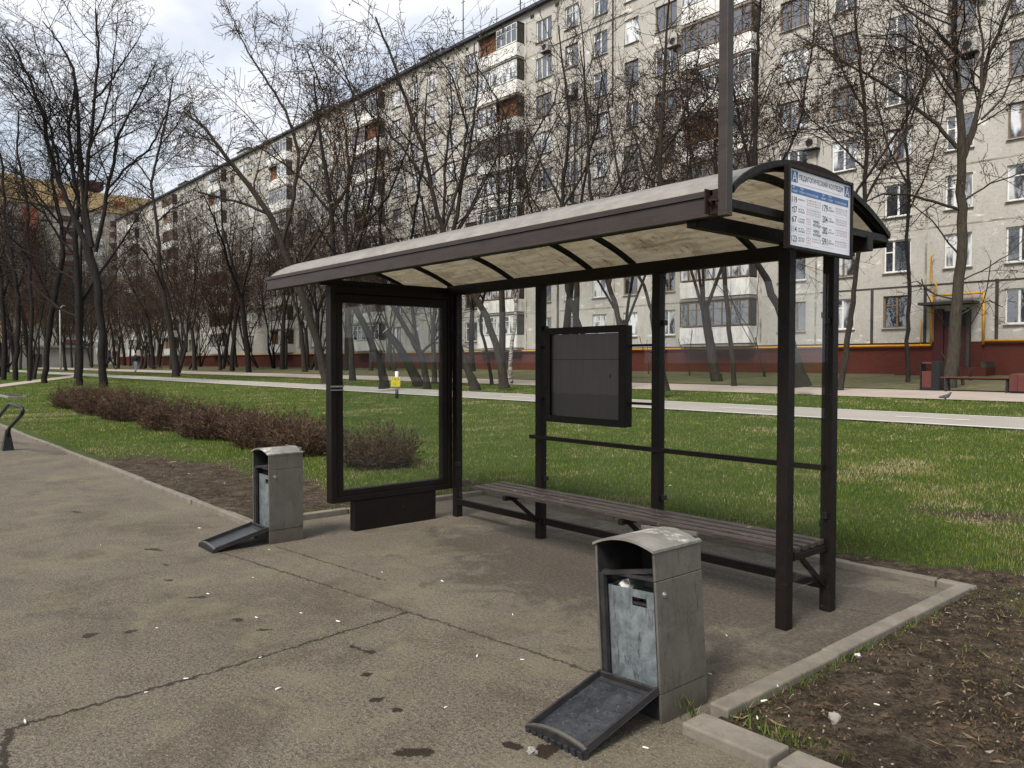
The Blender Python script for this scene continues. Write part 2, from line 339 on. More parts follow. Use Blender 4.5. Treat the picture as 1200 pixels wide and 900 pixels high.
# bark
def bark(name, a, b, sc=1.):
    g = mat(name, .92, .15); p = g.coord()
    n = g.noise(g.mapping(p, scale=(6, 6, 1.2)), 3 * sc, 7, .75, .5)
    c = g.mix(g.ramp(n, [(.38, 0), (.62, 1)]), a, b); g.col(c); g.nor(g.bump(n, .8, .03)); return g.m
M['bark'] = bark('grey_brown_bark', (.018, .0145, .012), (.045, .037, .030))
M['barkdark'] = bark('dark_bark', (.010, .0085, .008), (.026, .022, .020))
M['barklight'] = bark('olive_grey_bark', (.030, .025, .019), (.062, .053, .041))
g = mat('birch_bark', .8, .2); p = g.coord()
n = g.noise(g.mapping(p, scale=(1, 1, 4)), 3, 6, .8)
g.col(g.mix(g.ramp(n, [(.46, 0), (.56, 1)]), (.40, .38, .34), (.035, .03, .028))); M['birch'] = g.m
M['twig'] = simple('twig_bark', (.017, .013, .012), (.030, .023, .019), 2, .9, .15)
M['twigbrown'] = simple('warm_twig_bark', (.062, .039, .026), (.034, .023, .018), 2, .9, .15)
g = mat('dry_seed_keys', .8, .2); p = g.pos()
g.col(g.mix(g.ramp(g.noise(p, 1.2, 3), [(.35, 0), (.65, 1)]), (.20, .125, .075), (.11, .070, .046))); M['seeds'] = g.m
g = mat('bush_stems', .8, .2); a1 = g.n('ShaderNodeAttribute', attribute_name='tone').outputs['Fac']
g.col(g.ramp(a1, [(0, (.024, .012, .010)), (.5, (.052, .030, .020)), (.85, (.11, .066, .042)), (1, (.15, .12, .05))])); M['bush'] = g.m
M['dirtstrip'] = None
g = mat('rough_patchy_turf', .95, .15); p = g.pos()
g.col(g.mix(g.ramp(g.noise(p, 1.4, 7, .75), [(.35, 0), (.65, 1)]), (.050, .062, .026), (.125, .105, .062))); g.nor(g.bump(g.noise(p, 12, 5), .8, .05)); M['dirtstrip'] = g.m  # rough turf, its own green and brown tones mottled at random
M['orangeblock'] = simple('orange_cladding', (.30, .085, .045), (.22, .07, .045), .2, .8)
M['yellowblock'] = simple('ochre_cladding', (.46, .33, .17), (.38, .27, .15), .1, .8)
M['greyblock'] = simple('grey_cladding', (.30, .265, .225), (.36, .33, .29), .1, .8)
M['maroon'] = simple('maroon_balcony', (.06, .02, .028), (.085, .03, .038), .3, .7)
M['garage'] = simple('pale_grey_render', (.30, .29, .28), (.22, .21, .20), .4, .9)
M['redslat'] = simple('faded_red_wood', (.10, .026, .022), (.07, .02, .018), 8, .6)
M['concrete'] = simple('rough_concrete', (.26, .24, .21), (.16, .145, .125), 6, .9, .2, 0, .5)

# ------------------------------------------------------------------ mesh helpers
class MB:
    def __init__(s): s.v = []; s.f = []; s.m = []; s.mats = []; s.smooth = []
    def mi(s, m):
        if m is None: m = s.mats[-1] if s.mats else M['brown']
        if m not in s.mats: s.mats.append(m)
        return s.mats.index(m)
    def add(s, vs, fs, m=None, smooth=False):
        k = len(s.v); i = s.mi(m); s.v += [tuple(v) for v in vs]
        for f in fs: s.f.append(tuple(a + k for a in f)); s.m.append(i); s.smooth.append(smooth)
    def box(s, x0, x1, y0, y1, z0, z1, m=None, M4=None):
        vs = [Vector((x, y, z)) for z in (z0, z1) for y in (y0, y1) for x in (x0, x1)]
        if M4 is not None: vs = [M4 @ v for v in vs]
        s.add(vs, [(0, 2, 3, 1), (4, 5, 7, 6), (0, 1, 5, 4), (2, 6, 7, 3), (0, 4, 6, 2), (1, 3, 7, 5)], m)
    def bar(s, a, b, w, h, m=None, up=(0, 0, 1)):
        a = Vector(a); b = Vector(b); d = (b - a); L = d.length; d.normalize()
        u = Vector(up)
        if abs(d.dot(u)) > .98: u = Vector((0, 1, 0))
        sd = d.cross(u).normalized(); u2 = sd.cross(d)
        vs = []
        for t in (0, L):
            for i, j in ((-1, -1), (1, -1), (1, 1), (-1, 1)): vs.append(a + d * t + sd * (i * w / 2) + u2 * (j * h / 2))
        s.add(vs, [(0, 3, 2, 1), (4, 5, 6, 7), (0, 1, 5, 4), (1, 2, 6, 5), (2, 3, 7, 6), (3, 0, 4, 7)], m)
    def tube(s, pts, radii, n=6, m=None, smooth=True, cap=True):
        pts = [Vector(p) for p in pts]; k = len(s.v); i = s.mi(m)
        prev = None; ref = Vector((.3, .9, .2)).normalized()
        for q, P in enumerate(pts):
            d = (pts[min(q + 1, len(pts) - 1)] - pts[max(q - 1, 0)])
            if d.length < 1e-9: d = Vector((0, 0, 1))
            d.normalize()
            if prev is None:
                r_ = ref if abs(d.dot(ref)) < .9 else Vector((1, 0, 0)); u = (r_ - d * d.dot(r_)).normalized()
            else:
                u = (prev - d * d.dot(prev))
                u = u.normalized() if u.length > 1e-6 else Vector((1, 0, 0))
            prev = u; w = d.cross(u); r = radii[q] if hasattr(radii, '__len__') else radii
            for a in range(n):
                t = 2 * pi * a / n; s.v.append(tuple(P + u * (cos(t) * r) + w * (sin(t) * r)))
        for q in range(len(pts) - 1):
            for a in range(n):
                b = (a + 1) % n
                s.f.append((k + q * n + a, k + q * n + b, k + (q + 1) * n + b, k + (q + 1) * n + a)); s.m.append(i); s.smooth.append(smooth)
        if cap:
            s.f.append(tuple(k + a for a in reversed(range(n)))); s.m.append(i); s.smooth.append(False)
            e = k + (len(pts) - 1) * n
            s.f.append(tuple(e + a for a in range(n))); s.m.append(i); s.smooth.append(False)
    def prism(s, prof, y0, y1, m=None, axis='y', M4=None, smooth=False):
        "prof = list of (u, z); extruded from y0 to y1"
        n = len(prof)
        def mk(u, t, z): 
            v = Vector((u, t, z)) if axis == 'y' else Vector((t, u, z))
            return M4 @ v if M4 is not None else v
        vs = [mk(u, y0, z) for u, z in prof] + [mk(u, y1, z) for u, z in prof]
        fs = [tuple(range(n)), tuple(reversed(range(n, 2 * n)))] + [(a, (a + 1) % n + 0, (a + 1) % n + n, a + n) for a in range(n)]
        s.add(vs, [tuple(reversed(f)) for f in fs] if axis != 'y' else fs, m, smooth)
    def mesh(s, name):
        me = bpy.data.meshes.new(name); me.from_pydata(s.v, [], s.f)
        for m in s.mats: me.materials.append(m)
        me.polygons.foreach_set('material_index', s.m); me.polygons.foreach_set('use_smooth', s.smooth)
        me.update(); return me
    def build(s, name, parent=None, bevel=0, loc=None, fix=False):
        me = s.mesh(name)
        if fix or bevel:
            bm = bmesh.new(); bm.from_mesh(me); bmesh.ops.recalc_face_normals(bm, faces=bm.faces); bm.to_mesh(me); bm.free()
        o = bpy.data.objects.new(name, me); C.objects.link(o)
        if parent: o.parent = parent
        if loc is not None: o.location = loc
        if bevel:
            b = o.modifiers.new('bevel', 'BEVEL'); b.width = bevel; b.segments = 2; b.limit_method = 'ANGLE'; b.angle_limit = radians(40)
        return o
def tag(o, label=None, cat=None, group=None, kind=None):
    if label: o['label'] = label
    if cat: o['category'] = cat
    if group: o['group'] = group
    if kind: o['kind'] = kind
    return o
def empty(name, loc=(0, 0, 0), rz=0., label=None, cat=None, group=None):
    o = bpy.data.objects.new(name, None); C.objects.link(o); o.location = loc; o.rotation_euler = (0, 0, rz)
    o.empty_display_size = .2
    return tag(o, label, cat, group)
def copy_tree(o, parent=None):
    c = o.copy(); C.objects.link(c); c.parent = parent
    for ch in list(o.children): copy_tree(ch, c)
    return c
def nz2(x, y, s=1.): return noise.noise(Vector((x * s, y * s, 3.1)))

# ------------------------------------------------------------------ terrain
PX0, PX1, PY0, PY1 = -7.30, -2.06, 2.93, 5.86        # shelter bay
def smooth(a, b, x):
    t = max(0, min(1, (x - a) / (b - a))); return t * t * (3 - 2 * t)
def hz(x, y):
    z = .03 * max(0, y - 6.0)
    if y > 38: z = .96
    return z
def is_paved(x, y):
    if x > PX1 + .03: return y < 2.84
    return y < 3.015 or (PX0 - .035 < x and y < PY1 + .035)
def wear(x, y):
    "0 = turf, 1 = bare earth"
    n = nz2(x, y, .9) * .5 + nz2(x + 9, y, 2.6) * .35
    w = 0.
    e = y + n * 1.1
    if y < PY1 + .1: w = max(w, 1.3 if x > -2.06 else 0)
    if x > -3.2: w = max(w, (1.25 * (1 - smooth(5.9, 7.0, e)) + .30 * (1 - smooth(6.6, 9.0, e))) * smooth(-2.9, -1.6, x + n * .6)) if y > PY1 else w
    elif x < PX0:
        w = max(w, .95 * (1 - smooth(3.9, 5.2, y)) * smooth(-17, -9.5, x) + .25 * (1 - smooth(3.2, 4.4, y)))
    w = max(w, .8 * exp(-((y - 5.95) / .28) ** 2) if PX0 - 1 < x < PX1 else 0)
    # worn desire line across the lawn on the right
    w = max(w, .50 * exp(-((y - (8.6 + .35 * (x + 2))) / .5) ** 2) * smooth(-5.5, -2.5, x))
    return w + n * .75
def gz(x, y):
    if is_paved(x, y): return -.04
    z = hz(x, y)
    if y < 18 and x > -34: z += .025 * nz2(x, y, 1.6) * smooth(2.9, 3.4, y)
    if x < PX0 + .1 and y < 7: z += .055
    elif x > PX1 - .1 and y < 7: z += .02 + .03 * nz2(x, y, 3.5)
    elif y < 7: z += .05
    else: z += .04
    if 16.2 < y < 18.9 or 23.2 < y < 27.2: z -= .05
    return z
xs = list(np.arange(-34, 8.01, .2)); xs = [-900, -500, -300, -200, -150, -110, -80, -60, -50, -42, -38] + xs + [12, 20, 40, 100, 300, 900]
ys = [-900, -300, -100, -30, -12, -6, -2, 0, 1.5, 2.6, 2.82, 2.87, 2.93, 3.0, 3.04] + list(np.arange(3.2, 17.01, .2)) + list(np.arange(17.5, 40, 1.)) + [45, 60, 90, 140, 300, 900]
for v in (PX0 - .065, PX0 - .03, PX0 + .07, PX1 - .07, PX1 + .025, PX1 + .06): xs.append(v)
for v in (PY1 - .05, PY1 + .03, PY1 + .065): ys.append(v)
xs = sorted(set(round(float(v), 3) for v in xs)); ys = sorted(set(round(float(v), 3) for v in ys))
vs = []; wv = []
for y in ys:
    for x in xs:
        z = gz(x, y)
        vs.append((x, y, z)); wv.append(wear(x, y))
nx = len(xs)
fs = [(j * nx + i, j * nx + i + 1, (j + 1) * nx + i + 1, (j + 1) * nx + i) for j in range(len(ys) - 1) for i in range(nx - 1)]
me = bpy.data.meshes.new('ground'); me.from_pydata(vs, [], fs); me.materials.append(M['ground'])
me.polygons.foreach_set('use_smooth', [True] * len(fs))
me.attributes.new('wear', 'FLOAT', 'POINT').data.foreach_set('value', wv)
tag(bpy.data.objects.new('ground', me), 'mown green lawn and bare brown earth', None, None, 'structure')
C.objects.link(bpy.data.objects['ground'])

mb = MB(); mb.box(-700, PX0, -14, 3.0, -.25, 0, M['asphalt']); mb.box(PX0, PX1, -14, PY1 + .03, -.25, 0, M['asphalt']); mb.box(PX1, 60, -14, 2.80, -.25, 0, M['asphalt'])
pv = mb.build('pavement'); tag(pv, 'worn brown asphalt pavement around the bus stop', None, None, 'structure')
mb = MB(); mb.box(-700, 60, -28, -14.2, -.3, -.12, M['bikepath']); tag(mb.build('road'), 'grey asphalt road behind the bus stop', None, None, 'structure')

# kerbs: individual worn stones
mb = MB(); kr = random.Random(3)
def kerb_run(a, b, w, z0, z1, L=1.0):
    a = Vector(a); b = Vector(b); D = (b - a).length; d = (b - a) / D; nrm = Vector((-d.y, d.x)); t = 0
    while t < D - .02:
        e = min(D, t + L * kr.uniform(.95, 1.05)); j1 = kr.uniform(-.008, .008); j2 = kr.uniform(-.008, .008); dz = kr.uniform(-.006, .006)
        pts = []
        for tt, jj in ((t + .004, j1), (e - .004, j2)):
            for sw, zz in ((-w / 2, z0), (w / 2, z0), (w / 2, z1), (-w / 2, z1)):
                q = a + d * tt + nrm * (sw + jj); pts.append((q.x, q.y, zz + (dz if zz == z1 else 0)))
        mb.add(pts, [(0, 3, 2, 1), (4, 5, 6, 7), (0, 1, 5, 4), (1, 2, 6, 5), (2, 3, 7, 6), (3, 0, 4, 7)], M['kerb'])
        t = e
kerb_run((-80, 3.02), (PX0, 3.02), .09, -.2, .055)
kerb_run((PX0 - .05, 3.08), (PX0 - .05, PY1 + .05), .09, -.2, .055)
kerb_run((PX0, PY1 + .05), (PX1 + .11, PY1 + .05), .09, -.2, .055)
kerb_run((PX1 + .05, 2.96), (PX1 + .05, PY1), .10, -.2, .06)
kerb_run((-2.04, 2.80), (-1.62, 2.80), .16, -.2, .05, .45)
kerb_run((-1.60, 2.82), (14, 2.86), .16, -.2, .04)
k_ = mb.build('kerb', bevel=.010); tag(k_, 'weathered concrete kerb stones', None, None, 'structure')

def strip(name, x0, x1, y0, y1, dz, m, lab, n=160):
    mb = MB(); xx = np.linspace(x0, x1, n); vs = []
    yy = np.linspace(y0, y1, 3)
    for x in xx:
        for y in yy: vs.append((x, y, hz(x, y) + dz))
    f = []
    for i in range(n - 1):
        for j in range(2): f.append((i * 3 + j, (i + 1) * 3 + j, (i + 1) * 3 + j + 1, i * 3 + j + 1))
    mb.add(vs, f, m); o = mb.build(name); tag(o, lab, None, None, 'structure'); return o
strip('bike_path', -260, 30, 16.45, 18.8, .045, M['bikepath'], 'grey cycle path crossing the lawn')
strip('path', -260, 30, 23.25, 26.9, .045, M['footpath'], 'beige footpath in front of the apartment block')
mb = MB()
for y0, y1 in ((16.50, 16.60), (18.66, 18.76)):
    xx = np.linspace(-260, 30, 120); v = []
    for x in xx: v += [(x, y0, hz(x, y0) + .05), (x, y1, hz(x, y1) + .05)]
    mb.add(v, [(2 * i, 2 * i + 2, 2 * i + 3, 2 * i + 1) for i in range(119)], M['markpaint'])
x = -120.
while x < 28:
    mb.add([(x, 17.6, hz(x, 17.6) + .052), (x + 1.5, 17.6, hz(x, 17.6) + .052), (x + 1.5, 17.7, hz(x, 17.7) + .052), (x, 17.7, hz(x, 17.7) + .052)], [(0, 1, 2, 3)], M['markpaint']); x += 4.5
tag(mb.build('path_marking'), 'worn white lines painted on the cycle path', None, None, 'structure')
# thin path crossing the lawn at the far left
mb = MB(); a = Vector((-52, 5.4)); b = Vector((-80, 17.0)); d = (b - a).normalized(); nn = Vector((-d.y, d.x)); v = []
a = Vector((-47, 3.1))
for i in range(20):
    q = a.lerp(b, i / 19); 
    for s_ in (-.8, .8): w_ = q + nn * s_; v.append((w_.x, w_.y, hz(w_.x, w_.y) + .065))
mb.add(v, [(2 * i, 2 * i + 1, 2 * i + 3, 2 * i + 2) for i in range(19)], M['footpath']); tag(mb.build('path', fix=True), 'narrow path cutting across the lawn between the trees', None, None, 'structure')
strip('ground', -260, 30, 27.0, 38.2, .06, M['dirtstrip'], 'rough ground along the building')
tag(bpy.data.objects['ground.001'], 'rough thin turf along the foot of the building')

# ------------------------------------------------------------------ grass blades (stuff)
rs = np.random.RandomState(5)
def ray_pts(N, d0, d1, pxa=-260, pxb=1420):
    dep = np.exp(rs.uniform(math.log(d0), math.log(d1), N)); px = rs.uniform(pxa, pxb, N)
    lat = (px - 600) / FPX * dep
    return F0[0] * dep + R0[0] * lat, F0[1] * dep + R0[1] * lat, dep
# numpy noise lookup of wear
gx = np.arange(-90, 12, .25); gy = np.arange(2.5, 40, .25)
WG = np.array([[wear(float(x), float(y)) for x in gx] for y in gy])
TG = np.array([[nz2(float(x) + 31, float(y), .55) + .6 * nz2(float(x), float(y) + 17, 2.1) for x in gx] for y in gy])
ZG = np.array([[gz(float(x), min(max(float(y), 2.96), 39)) if not (PX0 < x < PX1 and y < PY1) else .03 for x in gx] for y in gy])
def look(T_, x, y):
    i = np.clip(((x - gx[0]) / .25), 0, len(gx) - 2); j = np.clip(((y - gy[0]) / .25), 0, len(gy) - 2)
    i0 = i.astype(int); j0 = j.astype(int); fx = i - i0; fy = j - j0
    return (T_[j0, i0] * (1 - fx) + T_[j0, i0 + 1] * fx) * (1 - fy) + (T_[j0 + 1, i0] * (1 - fx) + T_[j0 + 1, i0 + 1] * fx) * fy
def hzn(x, y): return .03 * np.maximum(0, y - 6)
def onlawn(x, y):
    k = (y > 3.09) & ~((x > PX0 - .1) & (x < PX1 + .1) & (y < PY1 + .1)) & ~((y > 16.43) & (y < 18.82)) & (y < 23.2) & (x > -90) & (x < 11)
    # keep the narrow path clear
    dx, dy = d.x, d.y
    t = (x - a.x) * nn.x + (y - a.y) * nn.y
    return k & ~((np.abs(t) < .8) & (x < -46))
x, y, dep = ray_pts(900000, 3.0, 75)
k = onlawn(x, y); x, y, dep = x[k], y[k], dep[k]
w = look(WG, x, y); k = rs.uniform(-.05, .95, len(x)) > (w * 1.5 - .15); x, y, dep, w = x[k], y[k], dep[k], w[k]
N = len(x); z = np.maximum(look(ZG, x, y), hzn(x, y) + .02) + .004
hgt = rs.uniform(.018, .045, N) * (1 - .45 * np.clip(w, 0, 1)) * (1 + .25 * look(TG, x, y)); wid = np.maximum(.0045, dep * .0011) * rs.uniform(.7, 1.4, N)
an = rs.uniform(0, 2 * pi, N); ln = rs.uniform(.1, .9, N) * hgt; la = rs.uniform(0, 2 * pi, N)
P = np.empty((N, 3, 3))
P[:, 0] = np.stack([x - np.cos(an) * wid / 2, y - np.sin(an) * wid / 2, z - .02], 1)
P[:, 1] = np.stack([x + np.cos(an) * wid / 2, y + np.sin(an) * wid / 2, z - .02], 1)
P[:, 2] = np.stack([x + np.cos(la) * ln, y + np.sin(la) * ln, z + hgt], 1)
tone = np.clip(.40 + .22 * look(TG, x, y) + rs.normal(0, .16, N) + .55 * np.clip(look(TG, x * 1.7 + 3, y * 1.7 - 6) * 1.5, 0, .8) + .45 * np.clip(w, 0, 1) + (rs.uniform(0, 1, N) > .92) * .4, 0, 1)
def trimesh(name, P, tone, m):
    N = len(P); me = bpy.data.meshes.new(name)
    me.vertices.add(N * 3); me.vertices.foreach_set('co', P.reshape(-1).astype(np.float32))
    me.loops.add(N * 3); me.loops.foreach_set('vertex_index', np.arange(N * 3, dtype=np.int32))
    me.polygons.add(N); me.polygons.foreach_set('loop_start', np.arange(0, N * 3, 3, dtype=np.int32)); me.polygons.foreach_set('loop_total', np.full(N, 3, dtype=np.int32))
    me.update(calc_edges=True); me.materials.append(m)
    me.attributes.new('tone', 'FLOAT', 'POINT').data.foreach_set('value', np.repeat(tone, 3).astype(np.float32))
    o = bpy.data.objects.new(name, me); C.objects.link(o); return o
tag(trimesh('grass', P, tone, M['grass']), 'short spring grass of the lawn', 'grass', None, 'stuff')
# fallen leaves and straw (stuff)
x, y, dep = ray_pts(150000, 2.6, 30)
k = (y > 2.95) & ~((x > PX0 - .1) & (x < PX1 + .1) & (y < PY1 + .1)) & (y < 16.3) & (x < 11)
x, y, dep = x[k], y[k], dep[k]; w = look(WG, x, y); k = rs.uniform(0, 1, len(x)) < np.clip((w * .55 + .10) * (.55 + 1.5 * np.clip(look(TG, x * 2.3, y * 2.3), -.3, .6)), .03, .8); x, y, dep, w = x[k], y[k], dep[k], w[k]
N = len(x); L = np.where(rs.uniform(0, 1, N) > .90, rs.uniform(.03, .08, N), rs.uniform(.006, .022, N)) * np.where(dep > 6.5, 1.9, 1); W = np.where(L > .028, .0022, np.minimum(L * rs.uniform(.1, .7, N), .008)); an = rs.uniform(0, 2 * pi, N)
z = look(ZG, x, y) + .012 + np.where(w < .4, .018, 0); P = np.empty((N, 3, 3))
P[:, 0] = np.stack([x, y, z + rs.uniform(-.01, .012, N)], 1)
P[:, 1] = np.stack([x + np.cos(an) * L, y + np.sin(an) * L, z + rs.uniform(-.01, .02, N)], 1)
P[:, 2] = np.stack([x + np.cos(an) * L * .5 - np.sin(an) * W, y + np.sin(an) * L * .5 + np.cos(an) * W, z + rs.uniform(-.006, .012, N)], 1)
tag(trimesh('fallen_leaves', P, np.clip(rs.beta(1.5, 3.6, N) + (L > .028) * .25, 0, 1), M['litter']), 'dead leaves and straw strewn over earth and lawn', 'leaf litter', None, 'stuff')
# small pebbles and grit on the bare earth and pavement (stuff)
mb = MB(); pr = random.Random(11)
for i in range(1100):
    if i < 500: px_, py_ = pr.uniform(-2.0, 2.5), pr.uniform(2.95, 6.6)
    else: px_, py_ = pr.uniform(-8, -1.5), pr.uniform(.2, 5.7)
    r = pr.uniform(.0025, .008) if i < 500 else pr.uniform(.0015, .004)
    z = (.045 if py_ > 2.93 and px_ > PX1 else 0)
    c_ = Vector((px_, py_, z)); pts = [c_ + Vector((cos(t) * r * pr.uniform(.6, 1.3), sin(t) * r * pr.uniform(.6, 1.3), 0)) for t in (0, 1.26, 2.5, 3.8, 5)]
    mb.add(pts + [c_ + Vector((0, 0, r * .8))], [(0, 1, 5), (1, 2, 5), (2, 3, 5), (3, 4, 5), (4, 0, 5)], M['concrete'])
tag(mb.build('gravel'), 'fine grit and crumbs on earth and asphalt', 'grit', None, 'stuff')

# earth clods (stuff) and weed tufts at the kerb foot
M['clod'] = simple('earth_clod', (.038, .026, .017), (.085, .062, .042), 25, .95, .1, 0, .5)
mb = MB()
for i in range(2600):
    if i < 1900: px_, py_ = pr.uniform(-2.0, 3.2), pr.uniform(2.95, 7.0)
    else: px_, py_ = pr.uniform(-12, -7.45), pr.uniform(3.12, 5.2)
    if noise.noise(Vector((px_ * 2.1, py_ * 2.1, 0))) < -.15: continue
    r = pr.uniform(.004, .017) * (1 if pr.random() < .93 else 1.7)
    z = gz(px_, py_) - .002; c_ = Vector((px_, py_, z)); n6 = 6
    pts = [c_ + Vector((cos(t * 1.047) * r * pr.uniform(.6, 1.3), sin(t * 1.047) * r * pr.uniform(.6, 1.3), 0)) for t in range(6)]
    top_ = [c_ + (q - c_) * pr.uniform(.3, .65) + Vector((0, 0, r * pr.uniform(.5, .9))) for q in pts]
    mb.add(pts + top_, [(t, (t + 1) % 6, (t + 1) % 6 + 6, t + 6) for t in range(6)] + [tuple(range(6, 12))], M['clod'])
tag(mb.build('soil_clods'), 'crumbly clods of brown earth', 'earth', None, 'stuff')
sx_, sy_, hh_ = [], [], []
for (cx_, cy_, rx_, ry_, n_) in ((-1.95, 3.9, .035, .35, 330), (-1.96, 3.15, .04, .15, 90), (-1.72, 2.98, .12, .03, 140), (-1.95, 5.0, .03, .3, 90), (-1.3, 4.6, .3, .2, 180), (-2.1, 2.88, .05, .03, 90), (-1.5, 5.8, .5, .15, 500), (-.6, 6.1, .6, .2, 500), (-7.42, 4.4, .05, .5, 300)):
    sx_ += list(rs.normal(cx_, rx_, n_)); sy_ += list(rs.normal(cy_, ry_, n_)); hh_ += list(rs.uniform(.015, .05, n_))
x = np.array(sx_); y = np.array(sy_); h_ = np.array(hh_); k = ~((x < PX1 + .1) & (x > PX0 - .1) & (y > 2.9)); x, y, h_ = x[k], y[k], h_[k]; N = len(x)
an = rs.uniform(0, 2 * pi, N); la = rs.uniform(0, 2 * pi, N); z = np.where(x > -2.1, .03, .06); P = np.empty((N, 3, 3)); wd_ = rs.uniform(.002, .004, N)
P[:, 0] = np.stack([x - np.cos(an) * wd_, y - np.sin(an) * wd_, z - .01], 1); P[:, 1] = np.stack([x + np.cos(an) * wd_, y + np.sin(an) * wd_, z - .01], 1)
P[:, 2] = np.stack([x + np.cos(la) * h_ * .7, y + np.sin(la) * h_ * .7, z + h_], 1)
tag(trimesh('weeds', P, np.clip(rs.normal(.3, .3, N), 0, 1), M['grass']), 'sparse weeds at the foot of the kerb', 'weeds', None, 'stuff')

# ------------------------------------------------------------------ shelter
sh = empty('bus_shelter', (-4.5, 4.5, 0), 0, 'brown steel bus shelter with arched smoked roof, glass walls and slatted bench', 'bus shelter')
shI = Vector((-4.5, 4.5, 0))
def part(mb, name, parent, bevel=0, origin=None, label=None):
    "build in world coordinates, re-origin to the parent thing"
    off = shI if origin is None else origin
    mb.v = [tuple(Vector(v) - off) for v in mb.v]
    o = mb.build(name, parent, bevel, fix=True)
    if label: o['label'] = label
    return o
B = M['brown']
for (x, y) in ((-2.45, 4.27), (-2.45, 4.80), (-3.83, 4.80), (-5.16, 4.80), (-6.47, 4.84)):
    mb = MB(); mb.box(x - .037, x + .037, y - .037, y + .037, 0, 2.30, B)
    part(mb, 'post', sh, .004)
# roof skeleton
ZB = 2.35
XL, XR = -7.60, -2.22
YF, YR = 3.33, 5.06
def roof_z(y):
    t = max(0, min(1, (y - YF) / (YR - YF))) ** .85
    u = (y - YF) / (YR - YF)
    return 2.448 - .046 * u + .243 * max(0, 1 - (2 * t - 1) ** 2) ** .96
arc = [YF + (YR - YF) * (.5 - .5 * cos(pi * i / 20)) for i in range(21)]
mb = MB(); mb.box(-6.55, XR + .02, 4.765, 4.835, 2.28, 2.375, B)
part(mb, 'rear_beam', sh, .004)
mb = MB(); mb.box(XL, XR - .07, YF - .035, YF, 2.322, 2.420, M['brownlight']); mb.box(XL, XR - .07, YF + .001, YF + .06, 2.325, 2.345, B)
part(mb, 'front_fascia', sh, .004)
mb = MB(); mb.box(XL, XR, YR, YR + .035, 2.33, 2.402, B); part(mb, 'rear_fascia', sh, .004)
ribs = [XL + .02, -6.8, -5.81, -4.75, -4.26, -3.14, -2.45, XR - .02]
for x in ribs:
    mb = MB(); w = .02
    prof = [(y, roof_z(y) - .004) for y in arc] + [(y, roof_z(y) - .040) for y in reversed(arc)]
    prof[0] = (YF + .001, prof[0][1]); prof[20] = (YR - .001, prof[20][1])
    mb.prism(prof, x - w, x + w, B, axis='x'); part(mb, 'roof_rib', sh)
for x, zt, h in ((-2.45, 2.365, .075), (-6.55, 2.356, .053), (XR - .015, 2.398, .045)):
    mb = MB(); mb.box(x - .03, x + .03, YF + .002, YR - .002, zt - h, zt, B)
    part(mb, 'cross_beam', sh, .003)
mb = MB(); top = []; bot = []
seg = [XL - .01] + [v for v in np.linspace(XL + .02, XR, 12)] 
for y in arc: top.append((y, roof_z(y) + .006)); bot.append((y, roof_z(y) - .002))
mb.prism(top + bot[::-1], XL - .015, XR + .01, M['poly'], axis='x')
ro = part(mb, 'roof_sheet', sh)
# eave edge trims
mb = MB(); mb.box(XL - .01, XR - .07, YF - .045, YF - .002, 2.421, 2.450, M['brownlight']); mb.box(XL - .01, XR + .01, YR + .002, YR + .045, 2.403, 2.415, M['brownlight'])
for xx in (XR + .011, XL - .022):
    prof = [(y, roof_z(y) + .014) for y in arc] + [(y, roof_z(y) - .022) for y in reversed(arc)]
    mb.prism(prof, xx, xx + .014, B, axis='x')
part(mb, 'roof_trim', sh)
# rusty gusset plate at top of the sign end
mb = MB(); prof = [(3.80 + .66 * i / 10, 2.645 + .04 * (1 - (2 * i / 10 - 1) ** 2)) for i in range(11)] + [(4.46, 2.63), (3.80, 2.63)]
mb.prism(prof, XR + .027, XR + .033, M['rust'], axis='x'); part(mb, 'gusset', sh, label='rusty curved plate above the timetable')
# tall mast at the front corner
mb = MB(); mb.box(-2.245, -2.192, 3.262, 3.312, 2.31, 5.6, M['brownlight']); mast = part(mb, 'mast', sh, .004)
mb = MB(); mb.box(-2.31, -2.247, 3.285, 3.293, 2.33, 2.45, M['rust']); mb.box(-2.31, -2.302, 3.245, 3.284, 2.33, 2.45, M['rust'])
mb.tube([(-2.28, 3.284, 2.39), (-2.28, 3.25, 2.39)], .008, 6, M['rust']); mb.tube([(-2.30, 3.265, 2.40), (-2.24, 3.26, 2.385)], .006, 6, M['rust'])
o = part(mb, 'bracket', mast); o.location = (0, 0, 0)
# rails
for (x0, x1, z, h, yy) in ((-5.24, -2.46, .925, .035, 4.745), (-6.44, -2.49, .165, .06, 4.80), (-5.12, -3.87, 1.73, .02, 4.80), (-5.12, -3.87, 1.27, .02, 4.80)):
    mb = MB()
    if h == .035: mb.box(x0, x1, yy - .018, yy + .016, z - h / 2, z + h / 2, B)
    elif h == .06:
        for a_, b_ in ((-6.43, -5.20), (-5.12, -3.87), (-3.79, -2.49)): mb.box(a_, b_, yy - .02, yy + .02, z - h / 2, z + h / 2, B)
    else: mb.box(x0, x1, yy - .012, yy + .012, z - h / 2, z + h / 2, B)
    part(mb, 'rail', sh, .003)
